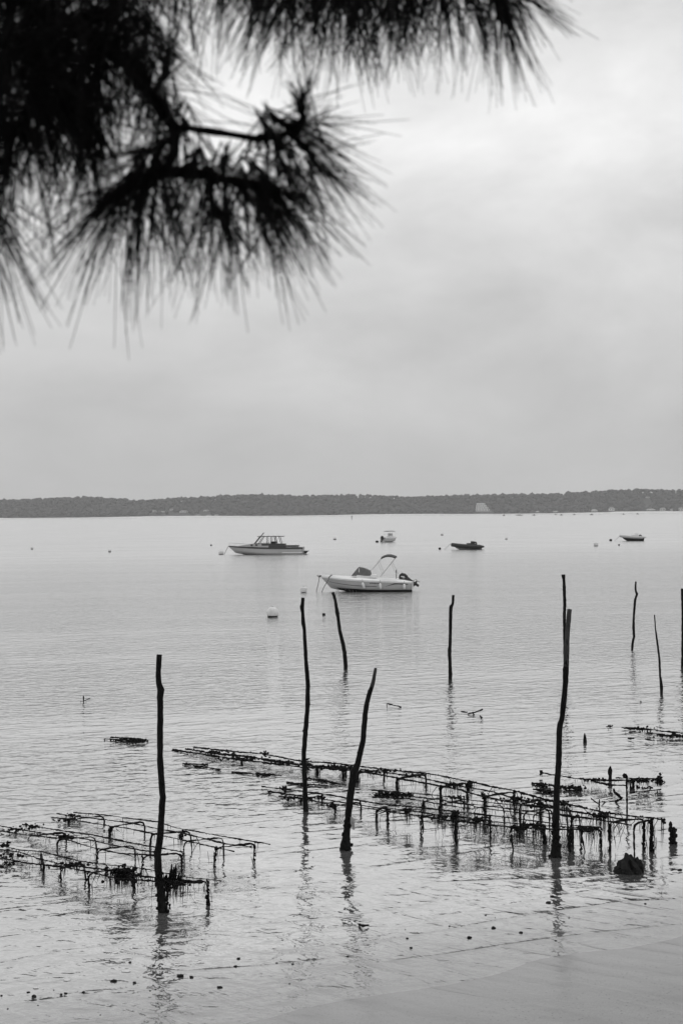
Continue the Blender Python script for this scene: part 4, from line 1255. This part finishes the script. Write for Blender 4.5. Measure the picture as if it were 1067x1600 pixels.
# the dark peaked rock
b0 = at_z(983, 1362)
t = thing('rock', 'dark peaked rock in the shallows at right below the racks', 'rock', b0, 0, None, True)
k_ = b0.y / F
m = MB()
vs_, fs_ = ICO[3]
for p in vs_:
    n1 = math.sin(p[0] * 5 + 1) * math.sin(p[1] * 4.3 + 2) * math.sin(p[2] * 5.1) * .35 + .16 * math.sin(p[0] * 11 + p[2] * 9) + random.uniform(-.10, .10)
    z = p[2]; rr = 1 + n1
    px_ = p[0] * rr; py_ = p[1] * rr
    hh = 29 * k_
    taper = 1.06 - .80 * max(z, 0) ** 1.1
    m.v.append((b0.x + px_ * 20 * k_ * taper - .02 * z, b0.y + py_ * .19 * taper, max(z, -.4) * hh * (1 + .3 * n1)))
m.f = list(fs_)
m.build('boulder', M_STONE, t)
m = MB()
m.blob((b0.x + 13 * k_, b0.y - .02, .06), (.065, .08, .11), 3, .2)
m.blob((b0.x - 15 * k_, b0.y - .05, .01), (.07, .07, .06), 3, .2)
m.build('side_lump', M_STONE, t)
m = MB()
for q in range(30):
    a = random.uniform(0, 6.28); s = random.uniform(.01, .024)
    m.blob((b0.x + math.cos(a) * .17, b0.y + math.sin(a) * .17, random.uniform(0, .06)), (s, s, s), 1, .3)
m.build('barnacle_crust', M_CRUST, t)['kind'] = 'stuff'

STONES = [(148 / 1, 0, 0)]
stones = []
def sreg(x0, y0, sc, lst):
    for a, b, w in lst: stones.append((x0 + a / sc, y0 + b / sc, w / sc))
sreg(0, 1420, 4.104, [(10, 562, 20), (182, 540, 28), (218, 567, 38), (392, 552, 22), (421, 547, 28), (535, 538, 22), (728, 470, 52), (862, 479, 30), (834, 347, 24), (997, 522, 18), (963, 530, 14), (50, 645, 14), (243, 624, 14), (643, 685, 12), (345, 525, 10)])
sreg(260, 1420, 3.557, [(77, 378, 46), (139, 384, 28), (297, 441, 38), (384, 325, 26), (401, 281, 26), (613, 306, 18), (703, 311, 20), (684, 420, 12), (645, 179, 10), (1008, 268, 20), (713, 210, 12)])
sreg(560, 1340, 4.104, [(313, 523, 22), (337, 584, 26), (583, 444, 18), (710, 518, 42), (866, 457, 36), (815, 373, 18), (876, 389, 10), (1040, 486, 32), (300, 466, 10), (760, 426, 10)])
sreg(530, 1380, 1.987, [(661, 43, 16), (650, 63, 22), (950, 66, 10), (713, 110, 7), (672, 181, 9)])
stones += [(1062, 1360.5, 9), (1001, 1097, 4)]
big = sorted(range(len(stones)), key=lambda i: -stones[i][2])[:5]
bl = {}
for i in big: bl[i] = stones[i]
SL = {0: None}
proto = []
order = sorted(range(len(stones)), key=lambda i: stones[i][0])
U_ = ['', 'first', 'second', 'third', 'fourth', 'fifth', 'sixth', 'seventh', 'eighth', 'ninth', 'tenth', 'eleventh', 'twelfth', 'thirteenth', 'fourteenth', 'fifteenth', 'sixteenth', 'seventeenth', 'eighteenth', 'nineteenth']
ORD = []
for q in range(1, 60):
    ORD.append(U_[q] if q < 20 else ['', '', 'twentieth', 'thirtieth', 'fortieth', 'fiftieth'][q // 10] if q % 10 == 0 else ['', '', 'twenty', 'thirty', 'forty', 'fifty'][q // 10] + '-' + U_[q % 10])
for q in range(4):
    m = MB(); m.blob((0, 0, 0), (1, .9, .55), 2, .18)
    for e in range(5):
        a = random.uniform(0, 6.28); m.blob((math.cos(a) * .75, math.sin(a) * .7, random.uniform(-.1, .35)), (.3, .3, .25), 1, .3)
    proto.append(m.mesh('stone', M_STONE))
for i, (px, py, w) in enumerate(stones):
    c_ = at_z(px, py)
    zb = max(bed_z(c_.x, c_.y), -.02)
    o = bpy.data.objects.new('stone', proto[i % 4]); COL.objects.link(o)
    s = w * c_.y / F / 2 * .85
    o.location = (c_.x, c_.y, max(zb, 0) + s * .12); o.scale = (s, s, s * random.uniform(.7, 1.1)); o.rotation_euler = (0, 0, random.uniform(0, 6))
    lab = ('tiny' if w < 3.5 else 'small' if w < 7 else 'larger') + ' dark stone in the shallows near the shore, ' + ORD[order.index(i)] + ' from the left'
    if (px, py) == (1062, 1360.5): lab = 'dark stone at the right edge beyond the peaked rock'
    elif (px, py) == (1001, 1097): lab = 'tiny dark lump floating far out between the two thin right posts'
    elif i == 6: lab = 'largest dark stone in the shallows left of the crooked post reflection'
    tag(o, lab, 'stone', 'dark stones in the shallows')
for i, (px, py, w, lab) in enumerate([(105, 1533, 12, 'flat pale shell in the shallows at the lower left'), (197, 1519, 14, 'pale shell nearest to the crooked post reflection'), (56, 1545, 10, 'small pale shell beside a dark stone at far lower left')]):
    c_ = at_z(px, py); s = w * c_.y / F / 2
    m = MB(); m.blob((0, 0, 0), (s, s * .7, s * .16), 2, .12)
    o = m.build('shell', M_PALESHELL, None, origin=None, smooth=True); o.location = (c_.x, c_.y, .004)
    tag(o, lab, 'shell')

# ------------------------------------------------------------------ pine tree overhead
tx, ty = -2.3, 1.3
gz = bed_z(tx, ty)
pine = thing('pine_tree', 'dark out of focus pine tree, its needled branches hanging across the upper left', 'tree', (tx, ty, gz), 0, None, True)
tp_ = [Vector((tx, ty, gz - .2)), Vector((tx + .05, ty, gz + 1)), Vector((tx - .02, ty + .05, gz + 2.4)), Vector((tx + .08, ty, gz + 4.0)), Vector((tx + .02, ty + .05, gz + 6.0))]
P = densify([(p, r) for p, r in zip(tp_, (.24, .19, .17, .14, .10))], .12)
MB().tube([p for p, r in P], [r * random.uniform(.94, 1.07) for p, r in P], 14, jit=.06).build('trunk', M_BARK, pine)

needles_total = 0
def needle_tuft(c0, d, n, a0, a1, L, shoot=.05, droop=.25):
    """a tuft of long needles around a shoot end c0 pointing along d"""
    global needles_total
    d = d.normalized()
    u = d.cross(Vector((.31, .8, .4))).normalized(); w = d.cross(u)
    m = MB()
    for q in range(n):
        if q % 3 == 0:
            al0 = math.radians(random.uniform(a0, a1)); ph0 = random.uniform(0, 6.283); sh0 = random.random()
        al = al0 + random.gauss(0, .05); ph = ph0 + random.gauss(0, .06)
        nd = (d * math.cos(al) + (u * math.cos(ph) + w * math.sin(ph)) * math.sin(al)).normalized()
        o_ = c0 - d * shoot * sh0
        ln = L * random.uniform(.5, 1.14)
        g_ = Vector((0, 0, -droop * ln))
        bend = Vector((random.gauss(0, .03), random.gauss(0, .03), random.gauss(0, .03))) * ln
        p1 = o_ + nd * ln * .5 + g_ * .22 + bend
        p2 = o_ + nd * ln + g_
        r_ = random.uniform(.00065, .00095)
        m.tube([o_, p1, p2], [r_, r_, r_ * .45], 3, cap=False)
    needles_total += n
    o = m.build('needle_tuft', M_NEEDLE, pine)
    o['kind'] = 'stuff'
    return o
def twig(pts, r0, r1, name='twig'):
    P = [at_y(px, py, D) for px, py, D in pts]
    n = len(P)
    Q = densify([(p, r0 + (r1 - r0) * i / (n - 1)) for i, p in enumerate(P)], .02)
    m = MB().tube([p for p, r in Q], [r * random.uniform(.85, 1.2) for p, r in Q], 7, jit=.12)
    m.build(name, M_BARK, pine)
    return P
DENS = 0.47
def tuft(px, py, D, dx, dy, n, a0=12, a1=62, Lpx=165, dd=0.0, shoot=.06, droop=.22):
    c0 = at_y(px, py, D)
    d = right * dx - up * dy + fwd * dd
    n = int(n * DENS)
    d += right * random.gauss(0, .12) + up * random.gauss(0, .10) + fwd * random.gauss(0, .3)
    needle_tuft(c0, d, n, a0, a1 * 1.15, Lpx * 2.16 / F, shoot, droop)

# limbs reach in from the trunk
limb0 = Vector((tx + .08, ty, 5.9))
e1 = at_y(-150, -80, 1.95)
P = densify([(limb0, .05), (Vector((-1.5, 1.6, 5.75)), .035), (e1, .02)], .05)
MB().tube([p for p, r in P], [r * random.uniform(.92, 1.1) for p, r in P], 9, jit=.08).build('branch', M_BARK, pine)
e2 = at_y(330, -120, 2.2)
P = densify([(limb0 + Vector((0, 0, .35)), .05), (Vector((-1.3, 1.8, 6.3)), .034), (e2, .016)], .05)
MB().tube([p for p, r in P], [r * random.uniform(.92, 1.1) for p, r in P], 9, jit=.08).build('branch', M_BARK, pine)
D0 = 2.0
twig([(-150, -80, 1.95), (40, 5, 2.0), (150, 55, D0), (203, 104, D0), (238, 148, D0), (272, 198, D0), (272, 238, D0), (258, 268, D0)], .0105, .008, 'branch')
twig([(270, 196, D0), (335, 205, 1.99), (400, 216, 1.98), (440, 211, 1.98), (468, 197, 1.98), (474, 170, 1.97), (471, 146, 1.97)], .0055, .0035)
twig([(258, 268, D0), (300, 268, D0), (350, 279, 2.01), (395, 287, 2.02), (428, 297, 2.03)], .008, .006)
twig([(258, 268, D0), (225, 282, 1.98), (185, 298, 1.96)], .008, .007)
twig([(60, 15, 2.0), (85, 90, 1.97), (100, 160, 1.95), (125, 225, 1.95)], .010, .006)
twig([(20, 0, 2.05), (5, 100, 2.08), (-25, 210, 2.1), (-30, 320, 2.1)], .010, .006)
twig([(238, 148, D0), (258, 112, 2.02), (264, 78, 2.03)], .005, .004)
twig([(330, -120, 2.2), (420, -40, 2.2), (520, -18, 2.2), (640, -22, 2.2), (760, -18, 2.2)], .013, .007, 'branch')
twig([(290, -60, 2.3), (297, 0, 2.3), (302, 78, 2.3)], .003, .002)
# buds
tuft(471, 142, 1.97, -.05, -1, 190, 4, 42, 44, shoot=.05, droop=0)
tuft(350, 254, 2.0, .02, -1, 110, 4, 38, 38, shoot=.03, droop=0)
tuft(262, 84, 2.03, .05, -1, 130, 6, 52, 50, shoot=.04, droop=0)
twig([(350, 279, 2.0), (350, 250, 2.0)], .005, .003)
# scaly dark swelling along the shoots
tuft(440, 214, 1.98, .9, .1, 120, 20, 95, 30, shoot=.05)
tuft(360, 282, 2.0, .9, .25, 200, 20, 100, 30, shoot=.07)
tuft(195, 296, 1.97, -.8, .4, 120, 20, 100, 30, shoot=.05)
# end spray of the right shoot
tuft(466, 197, 1.98, .95, .18, 26, 4, 40, 176, droop=.05)
tuft(462, 200, 1.98, .75, .65, 120, 4, 46, 165, droop=.1)
tuft(462, 196, 1.98, -.75, -.62, 30, 6, 48, 190, droop=.0)
tuft(436, 216, 1.98, .35, .94, 100, 4, 46, 160)
tuft(418, 222, 2.0, .05, 1, 60, 8, 50, 120)
tuft(455, 205, 1.98, .55, .85, 90, 4, 40, 170)
# lower middle shoot
for px, py, dx, dy, n, L in ((295, 272, -.1, 1, 110, 165), (325, 278, .0, 1, 120, 170), (350, 284, .1, 1, 130, 170), (378, 290, .25, .97, 130, 165), (405, 294, .45, .9, 130, 160), (428, 298, .65, .8, 120, 160), (425, 297, .9, .45, 50, 140)):
    tuft(px, py, 2.0, dx, dy, n, 4, 42, L)
# lower left shoot
for px, py, dx, dy, n, L in ((255, 276, 0, 1, 100, 170), (232, 284, -.15, 1, 110, 175), (208, 292, -.3, .95, 110, 180), (186, 299, -.55, .85, 110, 180), (184, 298, -.85, .5, 60, 170), (190, 294, -.9, -.1, 24, 130)):
    tuft(px, py, 1.98, dx, dy, n, 4, 44, L)
# side shoots with starbursts of needles
for pts, dx, dy, n in (([(330, 276, 2.0), (328, 310, 1.98), (334, 335, 1.97)], .1, 1, 130), ([(392, 288, 2.02), (412, 318, 2.03), (424, 342, 2.04)], .5, .8, 120),
                       ([(225, 282, 1.98), (222, 312, 2.0), (214, 330, 2.0)], -.25, 1, 110), ([(452, 206, 1.98), (478, 232, 1.97), (500, 262, 1.97)], .7, .8, 130),
                       ([(430, 214, 1.98), (436, 244, 1.99), (446, 268, 2.0)], .3, .9, 110), ([(100, 160, 1.95), (140, 190, 1.94), (165, 220, 1.94)], .4, .9, 110),
                       ([(85, 90, 1.97), (45, 150, 1.96), (30, 200, 1.96)], -.3, .9, 120), ([(272, 215, 2.0), (240, 232, 2.02), (215, 240, 2.03)], -.8, .5, 90)):
    twig(pts, .0045, .003)
    tuft(pts[-1][0], pts[-1][1], pts[-1][2], dx, dy, n, 8, 75, 120, shoot=.035, droop=.12)
# around the elbow
for px, py, dx, dy, n, L in ((250, 165, -.5, .85, 90, 140), (262, 200, -.5, .85, 90, 140), (225, 130, -.4, .9, 110, 150), (268, 230, -.4, .9, 70, 130), (235, 140, .7, .6, 26, 190), (240, 150, .8, .35, 26, 200), (210, 105, .5, .8, 50, 150), (262, 80, .3, -.5, 40, 110), (300, 205, .1, .9, 24, 90)):
    tuft(px, py, 2.0, dx, dy, n, 5, 50, L)
# dense mass at the left
mass = []
for gx in range(-40, 215, 36):
    for gy in range(-40, 190, 38):
        if gx > 165 and gy > 120: continue
        mass.append((gx + random.uniform(-14, 14), gy + random.uniform(-14, 14)))
for px, py in mass:
    dx = random.uniform(-.6, .45) + (-.1 if px < 80 else .05)
    tuft(px, py, random.uniform(1.8, 2.25), dx, random.uniform(.35, 1), 150, 8, 88, random.uniform(105, 150), dd=random.uniform(-.4, .4))
for px, py, dx, dy, n, L in ((125, 225, -.1, 1, 110, 165), (100, 180, -.3, 1, 110, 160), (150, 215, .1, 1, 70, 150), (60, 215, -.2, 1, 90, 150), (-25, 300, .2, 1, 90, 170), (-40, 250, .25, 1, 80, 160), (-28, 335, .12, 1, 70, 180), (10, 200, -.1, 1, 90, 150), (-10, 345, .05, 1, 40, 170), (5, 380, .1, 1, 30, 140), (-15, 260, .0, 1, 80, 170), (20, 230, -.1, 1, 80, 170), (45, 200, .05, 1, 80, 170)):
    tuft(px, py, 2.03, dx, dy, n, 5, 46, L)
# fringe hanging from the top
for px in range(395, 800, 21):
    edge = max(0, (px - 640) / 170)
    tuft(px + random.uniform(-8, 8), random.uniform(-45, -8), random.uniform(2.05, 2.35), -.05 + edge * .55 + random.uniform(-.22, .22), 1 - .2 * edge, 160, 5, 52, random.uniform(125, 165), dd=random.uniform(-.3, .3))
for px, py, dx, dy, n, L in ((788, -14, .6, .8, 70, 150), (792, -20, .8, .5, 40, 150), (300, -30, .1, 1, 60, 150), (345, -36, .0, 1, 70, 160), (375, -30, .1, 1, 70, 160), (440, 5, -.3, .9, 50, 150), (270, -30, -.2, 1, 60, 140), (620, -5, .1, 1, 70, 130), (560, 0, 0, 1, 70, 120), (500, 5, -.1, 1, 60, 120)):
    tuft(px, py, 2.2, dx, dy, n, 5, 50, L)

for o in bpy.data.objects:
    if '_world' in o: del o['_world']
